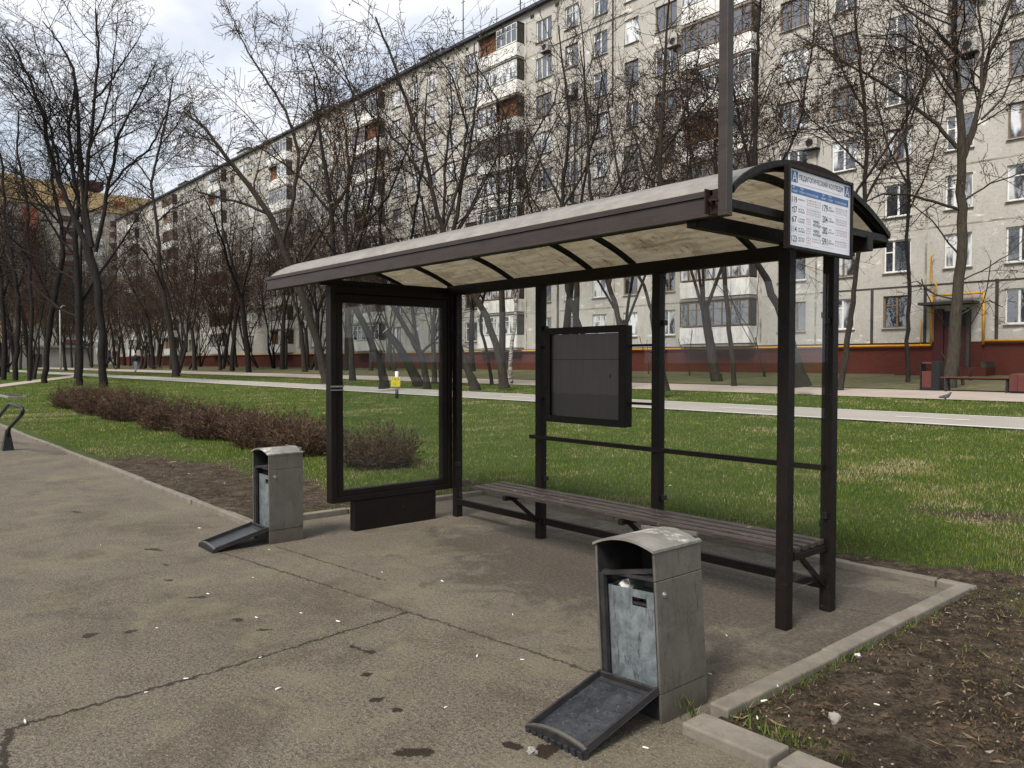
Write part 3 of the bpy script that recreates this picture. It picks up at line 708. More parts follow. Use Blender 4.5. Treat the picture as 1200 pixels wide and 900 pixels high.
# glass wall panes with clamps
def pane(x0, x1, y0, y1, z0, z1, m, nm='glass_pane'):
    mb = MB(); mb.box(x0, x1, y0, y1, z0, z1, m); return part(mb, nm, sh)
pane(-6.42, -5.20, 4.812, 4.820, .22, 2.15, M['glass']); pane(-5.115, -3.872, 4.816, 4.824, .22, 2.15, M['glass']); pane(-3.785, -2.50, 4.812, 4.820, .22, 2.15, M['glass'])
pane(-2.448, -2.440, 4.36, 4.75, .22, 2.15, M['glass'])
for x in (-5.12, -5.205, -3.79, -3.872, -2.49, -6.43):
    for z in (.55, 1.9):
        mb = MB(); mb.box(x - .022, x + .022, 4.795, 4.84, z - .02, z + .02, M['black']); part(mb, 'glass_clamp', sh, .003)
for z in (.62, 1.86):
    mb = MB(); mb.box(-2.458, -2.43, 4.735, 4.765, z - .02, z + .02, M['black']); part(mb, 'glass_clamp', sh, .003)
# advertising panel at the left end
mb = MB(); X = -6.55
mb.box(X - .05, X + .05, 3.42, 3.475, .29, 2.30, B); mb.box(X - .05, X + .05, 4.745, 4.80, .29, 2.30, B)
mb.box(X - .05, X + .05, 3.475, 4.745, 2.235, 2.30, B); mb.box(X - .05, X + .05, 3.475, 4.745, .29, .345, B)
pf = part(mb, 'advert_frame', sh, .004)
mb = MB(); 
mb.box(X - .030, X + .038, 3.477, 3.55, .347, 2.233, B); mb.box(X - .030, X + .038, 4.68, 4.743, .347, 2.233, B)
mb.box(X - .030, X + .038, 3.55, 4.68, 2.15, 2.233, B); mb.box(X - .030, X + .038, 3.55, 4.68, .347, .40, B)
dr = part(mb, 'advert_door', pf, .004); 
mb = MB(); mb.box(X + .010, X + .018, 3.55, 4.68, .40, 2.15, M['glassdirty']); o = part(mb, 'glass', dr)
mb = MB(); mb.box(X - .026, X - .020, 3.55, 4.68, .40, 2.15, M['glass']); o = part(mb, 'glass', dr)
mb = MB(); mb.box(X + .052, X + .056, 3.415, 3.55, 1.365, 1.38, M['zinc']); mb.box(X + .052, X + .056, 3.415, 3.55, 1.335, 1.345, M['zinc']); part(mb, 'latch', pf)
mb = MB(); mb.box(X - .045, X + .045, 3.66, 4.59, 0, .288, B); part(mb, 'plinth', sh, .004)
# information board between the rear posts
mb = MB(); y0 = 4.70
mb.box(-5.00, -4.08, y0 + .012, 4.787, 1.08, 1.13, B); mb.box(-5.00, -4.08, y0 + .012, 4.787, 1.84, 1.89, B)
mb.box(-5.00, -4.945, y0 + .012, 4.787, 1.13, 1.84, B); mb.box(-4.15, -4.08, y0 + .012, 4.787, 1.13, 1.84, B)
mb.box(-5.003, -4.077, y0, y0 + .012, 1.077, 1.135, B); mb.box(-5.003, -4.077, y0, y0 + .012, 1.835, 1.893, B)
mb.box(-5.003, -4.94, y0, y0 + .012, 1.135, 1.835, B); mb.box(-4.15, -4.077, y0, y0 + .012, 1.135, 1.835, B)
ib = part(mb, 'notice_board', sh, .003)
mb = MB(); c0 = Vector((-4.545, 4.735, 1.485)); mb.box(-4.943, -4.152, 4.725, 4.78, 1.137, 1.833, M['board'])
mb.v = [tuple(Vector(v) - c0) for v in mb.v]; o = mb.build('backing_sheet', ib); o.location = c0 - shI
mb = MB(); mb.box(-4.94, -4.155, 4.722, 4.7249, 1.617, 1.622, M['blackink']); mb.box(-4.262, -4.255, 4.721, 4.7249, 1.47, 1.50, M['blackink']); part(mb, 'sheet_joint', ib)
# bench
bench_y = [4.385, 4.482, 4.579, 4.676]
for i, y in enumerate(bench_y):
    mb = MB(); mb.box(-5.62, -2.44, y, y + .058, .432 + .002 * i, .468 + .002 * i, M['wood']); part(mb, 'bench_slat', sh, .006)
for x in (-5.30, -5.16, -3.83, -2.455):
    if x == -5.30: continue
    mb = MB(); mb.box(x - .02, x + .02, 4.36, 4.763, .392, .430, B); mb.bar((x, 4.46, .40), (x, 4.755, .17), .03, .03, B); part(mb, 'bench_bracket', sh, .003)
# ------------------------------------------------------------------ timetable sign
SX = XR + .055
sg = empty('timetable_sign', (SX, 4.12, 2.41), 0, 'white timetable board with blue header hung on the end of the shelter roof', 'timetable sign')
sgI = Vector((SX, 4.12, 2.41))
sy0, sy1, sz0, sz1 = 3.765, 4.475, 2.195, 2.635
mb = MB(); t = .018
mb.box(SX - .02, SX + .012, sy0, sy0 + t, sz0, sz1, B); mb.box(SX - .02, SX + .012, sy1 - t, sy1, sz0, sz1, B)
mb.box(SX - .02, SX + .012, sy0 + t, sy1 - t, sz0, sz0 + t, B); mb.box(SX - .02, SX + .012, sy0 + t, sy1 - t, sz1 - t, sz1, B)
part(mb, 'frame', sg, .002, sgI)
mb = MB(); mb.box(SX - .015, SX, sy0 + t, sy1 - t, sz0 + t, sz1 - t, M['white']); bd = part(mb, 'board', sg, 0, sgI)
W0, H0 = sy1 - sy0 - 2 * t, sz1 - sz0 - 2 * t
def U(u, v, lay=1): return Vector((SX + .0008 * lay, sy0 + t + u * W0, sz1 - t - v * H0)) - sgI
inkmb = {k: MB() for k in ('blueink', 'blackink', 'redink', 'greyink', 'white')}
def rect(u0, v0, u1, v1, ink, lay=1): inkmb[ink].add([U(u0, v1, lay), U(u1, v1, lay), U(u1, v0, lay), U(u0, v0, lay)], [(0, 1, 2, 3)], M[ink])
def text_into(mbx, s, u, v, hgt_, m, width=None, lay=1, place=U, W=None, H=None, bold=.0):
    W = W or W0; H = H or H0
    cu = bpy.data.curves.new('t', 'FONT'); cu.body = s; cu.size = 1; cu.offset = bold; cu.resolution_u = 2
    o = bpy.data.objects.new('t', cu); C.objects.link(o)
    dg = bpy.context.evaluated_depsgraph_get(); me = bpy.data.meshes.new_from_object(o.evaluated_get(dg))
    if len(me.vertices):
        X_ = [q.co.x for q in me.vertices]; Y_ = [q.co.y for q in me.vertices]; x0, x1, y0, y1 = min(X_), max(X_), min(Y_), max(Y_)
        sy = hgt_ * H / (y1 - y0); sx_ = (width * W / (x1 - x0)) if width else sy
        vs = [place(u + (q.co.x - x0) * sx_ / W, v - (q.co.y - y0) * sy / H, lay) for q in me.vertices]
        mbx.add(vs, [tuple(p_.vertices) for p_ in me.polygons], m)
    C.objects.unlink(o); bpy.data.objects.remove(o); bpy.data.curves.remove(cu); bpy.data.meshes.remove(me)
def T_(s, u, v, h, ink, width=None, lay=1, bold=0.): text_into(inkmb[ink], s, u, v, h, M[ink], width, lay, bold=bold)
for u in (.035, .895): rect(u, .025, u + .095, .17, 'blueink'); T_('А', u + .012, .162, .125, 'white', .07, 2, .0)
T_('ПЕДАГОГИЧЕСКИЙ КОЛЛЕДЖ', .15, .135, .098, 'blackink', .72, bold=.008)
rect(.15, .172, .87, .176, 'greyink')
rect(.035, .215, .965, .315, 'blueink')
for i, (s, u, w) in enumerate((('№', .05, .03), ('МАРШРУТ', .045, .08), ('КУДА', .165, .05), ('СЛЕДУЕТ', .15, .09), ('ОТПРАВЛЕНИЕ', .25, .2), ('№', .52, .03), ('МАРШРУТ', .50, .08), ('КУДА', .62, .05), ('СЛЕДУЕТ', .61, .09), ('ОТПРАВЛЕНИЕ', .73, .2))):
    T_(s, u, .255 if i in (0, 2, 5, 7) else .30, .03, 'white', w, 2)
left = [('119', 'ФАБРИЦИУСА'), ('т57', 'УЛ. НАРОДНАЯ'), ('67', 'СТАНЦИЯ ПАРК'), ('114', 'УЛ. ПАРКОВАЯ'), ('123', 'МЕТРО ЦЕНТР')]
right = [('179', 'УЛ. ШКОЛЬНАЯ'), ('204', 'УЛ. САДОВАЯ'), ('282', 'УЛ. ЗЕЛЁНАЯ'), ('591', 'УЛ. ДЛИННАЯ')]
dr_ = random.Random(4)
def timeblock(u, v, cols, rows, reds, du=.026):
    for r in range(rows):
        for q in range(cols):
            s = str(dr_.randint(5, 22)) if r == 0 else '%02d' % dr_.randint(0, 59)
            T_(s, u + q * du, v + .026 + r * .032, .021, 'redink' if (r in reds) else 'blackink', du * .62)
for i, (n_, d_) in enumerate(left):
    v = .345 + i * .126
    T_(n_, .045, v + .095, .085, 'blackink', .075, bold=.01); a_, *b_ = d_.split(' ', 1)
    T_(a_, .14, v + .05, .026, 'blackink', .1); 
    if b_: T_(b_[0], .14, v + .085, .026, 'blackink', .1)
    timeblock(.27, v, 3 if i > 1 else 9, 3, (1, 2)); 
    if i in (2, 3): T_('ЧЕРЕЗ', .375, v + .05, .04, 'blackink', .1, bold=.02); T_('КОЛЛЕДЖ', .375, v + .10, .04, 'blackink', .13, bold=.02)
    elif i == 4: timeblock(.36, v, 6, 2, (1,))
    rect(.035, v + .115, .50, v + .117, 'greyink')
for i, (n_, d_) in enumerate(right):
    v = .345 + i * .152
    T_(n_, .525, v + .11, .095, 'blackink', .085, bold=.01); a_, *b_ = d_.split(' ', 1)
    T_(a_, .63, v + .055, .026, 'blackink', .05); T_(b_[0], .62, v + .09, .026, 'blackink', .1)
    timeblock(.745, v + .01, 8, 3, (1, 2)); rect(.52, v + .135, .965, v + .137, 'greyink')
for k, nm in (('blueink', 'blue_print'), ('blackink', 'lettering'), ('redink', 'red_figures'), ('greyink', 'ruled_lines'), ('white', 'white_lettering')):
    inkmb[k].build(nm, bd)

# ------------------------------------------------------------------ litter bins
def make_bin(name, loc, rz, lean, label, w=.36, d=.34, h=.75, litter=True):
    root = empty(name, loc, rz, label, 'litter bin', 'silver litter bins with their flaps hanging open')
    root.rotation_euler = (0, lean, rz)
    S = M['silver']; K = M['binblack']; t = .012; sag = .04
    hw = w / 2
    # body shell: two side walls, back, with seams; opening towards -y
    mb = MB()
    for s_ in (-1, 1):
        x0, x1 = (hw - t, hw) if s_ > 0 else (-hw, -hw + t)
        mb.box(x0, x1, 0, d, -.03, .118, S); mb.box(x0 + s_ * .0015, x1 + s_ * .0015, 0, d, .121, h - .138, S); mb.box(x0, x1, 0, d, h - .135, h, S)
    mb.box(-hw + t, hw - t, d - t, d, -.03, h + .04, S); mb.box(-hw + t, hw - t, .02, .03, -.03, .10, K)
    mb.build('body', root, .002, fix=True)
    mb = MB()
    mb.box(-hw + t, -hw + t + .004, .002, d - t, .12, h, K); mb.box(hw - t - .004, hw - t, .002, d - t, .12, h, K); mb.box(-hw + t, hw - t, d - t - .006, d - t, .12, h + .02, K)
    mb.box(-hw + t, hw - t, .01, d - t, .105, .12, K)
    mb.box(-hw + t, hw - t, .03, .055, h - .145, h - .13, K)
    mb.build('inner_lining', root, fix=True)
    # arched lid
    n = 12; top_ = [(-hw - .004 + (w + .008) * i / n, h + sag * (1 - (2 * i / n - 1) ** 2) + .004) for i in range(n + 1)]
    bot_ = [(x, z - .012) for x, z in top_]
    mb = MB(); mb.prism(top_ + bot_[::-1], -.012, d + .004, M['binroof'], axis='y'); mb.build('lid', root, fix=True)
    mb = MB(); tri = [(-hw + t, h - .0)] + [(x * .96, z - .013) for x, z in top_][1:-1] + [(hw - t, h)]
    mb.prism(tri, d - .012, d - .001, S, axis='y'); mb.build('gable', root, fix=True)
    # lock
    mb = MB(); mb.tube([(hw, .055, h - .20), (hw + .006, .055, h - .20)], [.013, .013], 14, M['zinc']); mb.tube([(hw + .004, .055, h - .20), (hw + .010, .055, h - .20)], .007, 10, M['zinc']); mb.build('lock', root)
    # liner with handle slot
    mb = MB(); L = M['liner']; y0 = .045; lw = hw - .032; zl, zt = .125, h - .20
    sl0, sl1, sz_0, sz_1 = .0, .085, zt - .075, zt - .035
    mb.box(-lw, sl0, y0, y0 + .003, zl, zt, L); mb.box(sl1, lw, y0, y0 + .003, zl, zt, L)
    mb.box(sl0, sl1, y0, y0 + .003, zl, sz_0, L); mb.box(sl0, sl1, y0, y0 + .003, sz_1, zt, L)
    mb.box(-lw, -lw + .003, y0 + .003, d - .03, zl, zt, L); mb.box(lw - .003, lw, y0 + .003, d - .03, zl, zt, L); mb.box(-lw, lw, d - .03, d - .027, zl, zt, L)
    mb.box(-lw + .004, lw - .004, y0 + .004, d - .031, zt - .07, zt - .06, K)
    mb.build('liner', root, fix=True)
    # bracket bar at top of opening
    mb = MB(); mb.box(-hw + t, -hw + t + .03, .006, .03, .13, h - .14, K); mb.bar((-hw + .03, .02, h - .14), (hw - .03, .06, h - .10), .02, .02, K); mb.build('crossbar', root, fix=True)
    # open flap: hinged at the bottom front edge, outer end on the ground
    fl = .475; ang = atan2(.115, fl)
    R_ = Matrix.Translation((0, -.004, .135)) @ Matrix.Rotation(ang, 4, 'X')
    mb = MB(); fw = hw - .004
    mb.box(-fw, fw, -fl, 0, -.014, -.008, M['flap'], R_)
    mb.box(-fw, -fw + .012, -fl, 0, -.008, .022, K, R_); mb.box(fw - .012, fw, -fl, 0, -.008, .022, K, R_)
    mb.box(-fw + .012, fw - .012, -.014, 0, -.008, .018, K, R_)
    flap = mb.build('flap', root, .002, fix=True)
    # curved ribbed outer lip of the flap (the former hood front)
    mb = MB(); n = 10; prof = []
    for i in range(n + 1):
        x = -fw + 2 * fw * i / n; prof.append((x, .012 + .030 * (1 - (2 * i / n - 1) ** 2)))
    prof2 = prof + [(fw, -.03), (-fw, -.03)]
    mb.prism(prof2, -fl - .022, -fl, K, axis='y', M4=R_)
    for i in range(9):
        x = -fw + 2 * fw * (i + .5) / 9; mb.box(x - .012, x + .012, -fl - .030, -fl - .022, -.028, .006, M['flap'], R_)
    prof3 = [(x, z + .0015) for x, z in prof] + [(x, z - .003) for x, z in prof[::-1]]
    mb.prism(prof3, -fl - .014, -fl + .002, M['silver'], axis='y', M4=R_)
    mb.build('flap_lip', flap, fix=True)
    # holes, rivets on flap
    mb = MB()
    for (u, v) in ((-.12, -.40), (-.10, -.42), (.10, -.12), (.12, -.16), (.08, -.2), (.05, -.33), (.08, -.36), (.11, -.34)):
        mb = MB(); mb.tube([R_ @ Vector((u, v, -.0079)), R_ @ Vector((u, v, -.006))], .006, 8, K); mb.build('rivet', flap)
    mb = MB()
    mb.box(-fw + .03, fw - .03, -.045, -.018, -.0078, -.004, M['binblack'], R_); mb.build('flap_fittings', flap, fix=True)
    mb = MB(); mb.tube([(-hw + .02, -.004, .128), (hw - .02, -.004, .128)], .007, 8, K); mb.build('hinge', root)
    return root
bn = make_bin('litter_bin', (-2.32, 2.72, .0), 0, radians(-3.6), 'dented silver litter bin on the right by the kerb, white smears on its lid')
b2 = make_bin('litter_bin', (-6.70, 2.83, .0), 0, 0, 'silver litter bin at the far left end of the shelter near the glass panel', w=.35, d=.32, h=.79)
# rubbish in and around the near bin
def crumple(name, loc, s, m, label, cat, seed, flat=.6):
    r = random.Random(seed); bm = bmesh.new(); bmesh.ops.create_icosphere(bm, subdivisions=2, radius=s)
    for v in bm.verts: v.co *= r.uniform(.6, 1.25); v.co.z *= flat
    me = bpy.data.meshes.new(name); bm.to_mesh(me); bm.free(); me.materials.append(m)
    o = bpy.data.objects.new(name, me); C.objects.link(o); o.location = loc; o.rotation_euler = (r.random(), r.random(), r.random() * 6)
    return tag(o, label, cat)
M['paper'] = simple('crumpled_paper', (.5, .49, .47), (.32, .31, .3), 30, .8)
crumple('crumpled_wrapper', (-2.42, 2.80, .535), .035, M['paper'], 'crumpled pale wrapper sticking out of the near bin liner', 'wrapper', 3, 1.)
crumple('paper_scrap', (-2.33, 2.79, .525), .018, M['paper'], 'small white paper scrap on rubbish in the near bin', 'paper scrap', 8)
crumple('stone', (-2.33, 2.12, .008), .022, M['concrete'], 'small pale stone beside the near bin flap', 'stone', 5)
crumple('stone', (-1.62, 3.25, .055), .028, M['concrete'], 'flat grey stone on the bare earth right of the kerb', 'stone', 6, .4)
crumple('paper_ball', (-1.88, 4.02, .06), .018, M['paper'], 'small white paper ball on the earth beside the right kerb', 'paper scrap', 9)
# cigarette ends
mb = MB(); mb.tube([(-.013, 0, .004), (.013, 0, .004)], .0038, 6, M['butt']); bme = mb.mesh('cigarette_end')
spots = [(-4.7, 1.95), (-4.6, 2.2), (-4.02, 1.3), (-3.98, 1.1), (-4.05, 1.7), (-4.0, .6), (-4.3, 2.3), (-3.3, 2.6), (-3.1, 2.75), (-2.7, 3.1), (-2.6, 3.9), (-2.9, 2.1), (-3.6, 1.6),
         (-1.9, 3.15), (-1.75, 3.1), (-1.83, 2.98), (-1.55, 3.5), (-1.95, 3.35), (-6.35, 2.75), (-7.6, 2.6), (-5.6, 2.3), (-5.4, 1.9), (-5.1, 3.1), (-4.6, 3.3), (-3.7, 3.2), (-2.95, 3.4), (-2.33, 3.35), (-2.5, 2.4), (-2.05, 2.5)]
cr = random.Random(9)
for i in range(4): spots.append((cr.uniform(-7.5, -1.9), cr.uniform(.6, 2.8)))
for i, (x, y) in enumerate(spots):
    o = bpy.data.objects.new('cigarette_end', bme); C.objects.link(o)
    onearth = x > PX1 and y > 2.93; o.location = (x, y, .06 if onearth else .001); o.rotation_euler = (0, 0, cr.uniform(0, 6)); s_ = cr.uniform(.6, 1.3); o.scale = (s_, s_, s_)
    tag(o, 'white cigarette end on the bare earth' if onearth else 'white cigarette end on the asphalt', 'cigarette end', 'cigarette ends on the bare earth' if onearth else 'cigarette ends scattered on the asphalt')

# ------------------------------------------------------------------ bike rack
mb = MB(); y = 2.30
root = empty('bike_rack', (-16.7, y, 0), 0, 'black bent tube bicycle rack on the pavement at the far left', 'bicycle rack'); o_ = Vector((-16.7, y, 0))
pts = [(-16.68, y, .0), (-16.60, y, .22), (-16.2, y, .40), (-14.95, y, .76), (-14.85, y, .84), (-15.0, y, .90), (-16.2, y, .93), (-16.5, y, .90), (-17.6, y, .55), (-19.2, y, .05)]
pts = [(-16.66, y, 0), (-16.55, y, .30), (-16.40, y, .42), (-15.15, y, .72), (-15.02, y, .79), (-15.10, y, .84), (-16.25, y, .86), (-16.45, y, .83), (-17.5, y, .58), (-18.3, y, .35), (-18.4, y, 0)]
mb.tube(pts, .030, 10, M['black']); part(mb, 'tube', root, 0, o_)
for x in (-16.66, -18.4):
    mb = MB(); mb.add([(x - .13, y - .09, 0), (x + .13, y - .09, 0), (x + .13, y + .09, 0), (x - .13, y + .09, 0), (x + .04, y - .032, .38), (x + .11, y - .032, .38), (x + .11, y + .032, .38), (x + .04, y + .032, .38)],
        [(0, 3, 2, 1), (4, 5, 6, 7), (0, 1, 5, 4), (1, 2, 6, 5), (2, 3, 7, 6), (3, 0, 4, 7)], M['black']); part(mb, 'foot', root, 0, o_)
mb = MB(); mb.box(-41.5, -38.8, 5.4, 6.1, 0, .14, M['concrete']); mb.box(-41.3, -39.0, 5.5, 6.0, .142, .16, M['binblack']); tag(mb.build('drain_cover'), 'low dark drain slab on the lawn at the left edge', 'drain cover')

# ------------------------------------------------------------------ apartment block
FY = 38.1; BX0, BX1 = -152., 3.0; ZG = .9; ZT = 26.75; NS = 9; SH = 2.63
bld = empty('apartment_building', (-20, FY, 0), 0, 'long nine storey beige panel apartment block with dark red brick base', 'apartment block'); bO = Vector((-20, FY, 0))
def bpart(mb, name, parent=None, **k): return part(mb, name, parent or bld, 0, bO, **k)
P0 = -28.25
cols = []; balc = []; doors = []; joints = []
for k in range(-7, 3):
    x0 = P0 + 19.1 * k
    for dx, w in ((6.65, 1.6), (9.4, 1.25), (12.05, 1.25), (14.7, 1.15), (17.4, 1.6)):
        if BX0 + 1 < x0 + dx < BX1 - 1: cols.append((x0 + dx, w, dx))
    if BX0 < x0 and x0 + 4.6 < BX1: balc.append(x0)
    for jx in (-.25, 4.85, 8.0, 13.35): 
        if BX0 < x0 + jx < BX1: joints.append(x0 + jx)
    if (k % 2) == 0 and BX0 < x0 + 14.7 < BX1: doors.append(x0 + 14.7)
# wall with real window openings
xb = sorted(set([BX0, BX1] + [c_[0] - c_[1] / 2 for c_ in cols] + [c_[0] + c_[1] / 2 for c_ in cols]))
zb = [2.5]; rows = []
for i in range(NS): rows.append((3.22 + SH * i, 4.74 + SH * i)); zb += [3.22 + SH * i, 4.74 + SH * i]
zb.append(ZT)
opening = {}
for cx_, w_, _ in cols: opening[round(cx_ - w_ / 2, 3)] = (cx_, w_)
mb = MB(); wins = []
for i in range(len(xb) - 1):
    for j in range(len(zb) - 1):
        xa, xc, za, zc = xb[i], xb[i + 1], zb[j], zb[j + 1]
        if round(xa, 3) in opening and j % 2 == 1:
            if j == 1 and any(abs(xa + .575 - dx) < .2 for dx in doors):
                mb.add([(xa, FY, za), (xc, FY, za), (xc, FY, zc), (xa, FY, zc)], [(0, 1, 2, 3)], M['facade']); continue
            r = .14
            mb.add([(xa, FY, za), (xc, FY, za), (xc, FY, zc), (xa, FY, zc), (xa, FY + r, za), (xc, FY + r, za), (xc, FY + r, zc), (xa, FY + r, zc)], [(0, 4, 5, 1), (1, 5, 6, 2), (2, 6, 7, 3), (3, 7, 4, 0)], M['facade'])
            wins.append((opening[round(xa, 3)], j // 2, za, zc))
        else: mb.add([(xa, FY, za), (xc, FY, za), (xc, FY, zc), (xa, FY, zc)], [(0, 1, 2, 3)], M['facade'])
mb.add([(BX0, FY, ZG), (BX0, FY + 14, ZG), (BX0, FY + 14, ZT), (BX0, FY, ZT)], [(0, 1, 2, 3)], M['facade'])
mb.add([(BX1, FY, ZG), (BX1, FY + 14, ZG), (BX1, FY + 14, ZT), (BX1, FY, ZT)], [(3, 2, 1, 0)], M['facade'])
mb.add([(BX0, FY + 14, ZG), (BX1, FY + 14, ZG), (BX1, FY + 14, ZT), (BX0, FY + 14, ZT)], [(3, 2, 1, 0)], M['facade'])
bpart_ = mb; bpart_.v = [tuple(Vector(v) - bO) for v in bpart_.v]; wall = mb.build('wall', bld)
mb = MB(); mb.box(BX0 - .05, BX1 + .05, FY - .06, FY + 14, .5, 2.46, M['redbrick']); bpart(mb, 'base')
mb = MB(); mb.box(BX0 - .2, BX1 + .2, FY - .35, FY + 14.2, ZT, ZT + .22, M['roofedge']); roof = bpart(mb, 'roof')
mb = MB()
for i in range(NS):
    z = 2.50 + SH * i if i else 2.47
    if i: mb.box(BX0, BX1, FY - .012, FY - .001, z - .035, z + .035, M['sealant'])
for jx in joints:
    mb.box(jx - .05, jx + .05, FY - .015, FY - .002, 2.5, 2.5 + SH * 9, M['sealant'])
bpart(mb, 'panel_joints')
mb = MB()
_mb0 = mb
for jx, z0, z1 in ((-17.35, 2.5, 5.1), (-11.95, 2.5, 5.2), (-14.9, 2.5, 5.1), (-34.2, 18, 25), (-22.2, 2.5, 5.1), (-39.2, 2.5, 7.5)):
    mb = MB(); mb.box(jx - .07, jx + .07, FY - .024, FY - .016, z0, z1, M['darkjoint']); bpart(mb, 'open_joint')
mb = MB(); mb.box(-20, BX1, FY - .022, FY - .016, 5.10, 5.17, M['darkjoint']); bpart(mb, 'open_joint')
mb = MB(); mb.box(-40, -33, FY - .022, FY - .016, 23.55, 23.62, M['darkjoint']); bpart(mb, 'open_joint')
mb = MB()
for k in range(60):
    x = BX0 + 3 + k * 2.55
    if x < BX1 - 1: mb.box(x - .2, x + .2, FY - .004, FY + .01, 26.15, 26.42, M['darkjoint'])
bpart(mb, 'roof_vents')
# windows: frame + pane, a few variants sharing meshes
def win_meshes(w, h, kind, fm):
    mb = MB(); t_ = .07
    mb.box(-w / 2, -w / 2 + t_, 0, .05, 0, h, fm); mb.box(w / 2 - t_, w / 2, 0, .05, 0, h, fm); mb.box(-w / 2 + t_, w / 2 - t_, 0, .05, h - t_, h, fm); mb.box(-w / 2 + t_, w / 2 - t_, 0, .05, 0, t_, fm)
    if kind == 0: ms = [0.]
    elif kind == 1: ms = [-w / 2 + w / 3 * 1.05]
    else: ms = [-w / 6, w / 6]
    for x in ms: mb.box(x - .045, x + .045, -.006, .05, t_, h - t_, fm)
    if kind == 0: mb.box(-w / 2 + t_, -.045, .004, .045, h * .68, h * .68 + .05, fm)
    if kind == 1: mb.box(-w / 2 + t_, ms[0] - .045, .004, .045, h * .62, h * .62 + .05, fm)
    mb.box(-w / 2 - .05, w / 2 + .05, -.19, -.002, -.05, -.02, M['sill'])
    a_ = mb.mesh('window')
    mb = MB(); mb.add([(-w / 2 + .02, .028, .02), (w / 2 - .02, .028, .02), (w / 2 - .02, .028, h - .02), (-w / 2 + .02, .028, h - .02)], [(0, 1, 2, 3)], M['pane'])
    return a_, mb.mesh('pane')
WV = {}
for w_ in (1.6, 1.25, 1.15):
    for kd in (0, 1, 2):
        for fn in ('whiteframe', 'brownframe'): WV[(w_, kd, fn)] = win_meshes(w_, 1.52, kd, M[fn])
wr = random.Random(21)
def vis(wn):
    return (wn[0][0] ** 2 + FY ** 2 + (wn[2]) ** 2) + (1e6 if wn[0][0] > -8.5 and wn[2] < 12 else 0) + (3000 if wn[2] > 1.6 + hypot(wn[0][0], FY) * .52 else 0)
wins.sort(key=vis)
far = MB(); farp = MB()
for i, ((cx_, w_), row, za, zc) in enumerate(wins):
    kd = 2 if w_ > 1.5 and wr.random() < .7 else (1 if wr.random() < .45 else 0); fn = 'whiteframe' if wr.random() < .72 else 'brownframe'
    a_, b_ = WV[(w_, kd, fn)]; L = Vector((cx_, FY + .085, za)) - bO
    if i < 99:
        o = bpy.data.objects.new('window', a_); C.objects.link(o); o.parent = bld; o.location = L
        q = bpy.data.objects.new('pane', b_); C.objects.link(q); q.parent = o
    else:
        for src, dst in ((a_, far), (b_, farp)):
            dst_vs = [v.co + L for v in src.vertices]
            for p_ in src.polygons: pass
            k0 = len(dst.v); dst.v += [tuple(v) for v in dst_vs]
            for p_ in src.polygons:
                dst.f.append(tuple(a + k0 for a in p_.vertices)); dst.m.append(dst.mi(src.materials[p_.material_index])); dst.smooth.append(False)
fo = far.build('window', bld); fo['kind'] = 'stuff'; fo['label'] = 'remaining windows of the far facade'
farp.build('pane', fo)
# balconies
BW = 4.6; BD = .75
def balcony_meshes(v):
    r = random.Random(v * 7 + 1)
    mb = MB(); mb.box(0, BW, -BD, 0, -.12, 0, M['concrete'])
    pn = M['balcony']
    for i in range(4): mb.box(BW / 4 * i + .012, BW / 4 * (i + 1) - .012, -BD, -BD + .05, .06, .98, pn)
    mb.box(BW / 2 - .05, BW / 2 + .05, -BD + .001, -BD + .06, .001, 1.03, M['darkjoint'])
    mb.box(0, .05, -BD + .051, -.001, .06, .98, pn); mb.box(BW - .05, BW, -BD + .051, -.001, .06, .98, pn)
    par = mb.mesh('balcony')
    mb = MB(); fm = M['brownframe'] if v in (0, 3) else M['whiteframe']; z0, z1 = 1.035, 2.42
    halves = [(0.02, BW / 2), (BW / 2, BW - .02)]
    glz = []
    for hi, (xa, xc) in enumerate(halves):
        if v == 2 and hi == 0 or v == 3 and hi == 1:
            mb.box(xa, xc, -BD + .3, -BD + .34, z0, z1, M['plywood']); continue
        n = 4 if v != 1 else 3
        mb.box(xa, xc, -BD, -BD + .05, z0, z0 + .07, fm); mb.box(xa, xc, -BD, -BD + .05, z1 - .07, z1, fm)
        for i in range(n + 1):
            x = xa + (xc - xa) * i / n; mb.box(max(xa, x - .035), min(xc, x + .035), -BD - .002, -BD + .052, z0 + .07, z1 - .07, fm)
        mb.box(xa, xc, -BD + .004, -BD + .046, z1 - .45, z1 - .41, fm)
        glz.append((xa + .03, xc - .03))
    mb.box(.0, .05, -BD + .06, -.001, z0, z1, fm); mb.box(BW - .05, BW, -BD + .06, -.001, z0, z1, M['darkjoint'])
    mb.box(-.02, BW + .02, -BD - .02, -.001, z1 + .001, z1 + .06, M['darkjoint'])
    fr = mb.mesh('glazing_frame'); mb = MB()
    for xa, xc in glz: mb.add([(xa, -BD + .025, z0 + .03), (xc, -BD + .025, z0 + .03), (xc, -BD + .025, z1 - .03), (xa, -BD + .025, z1 - .03)], [(0, 1, 2, 3)], M['pane'])
    if not glz: mb.add([(0, -.1, 1.1), (1, -.1, 1.1), (1, -.1, 2)], [(0, 1, 2)], M['pane'])
    return par, fr, mb.mesh('pane')
BV = [balcony_meshes(v) for v in range(4)]
seqs = {0: [0, 0, 1, 2, 0, 3, 1, 1, 0]}
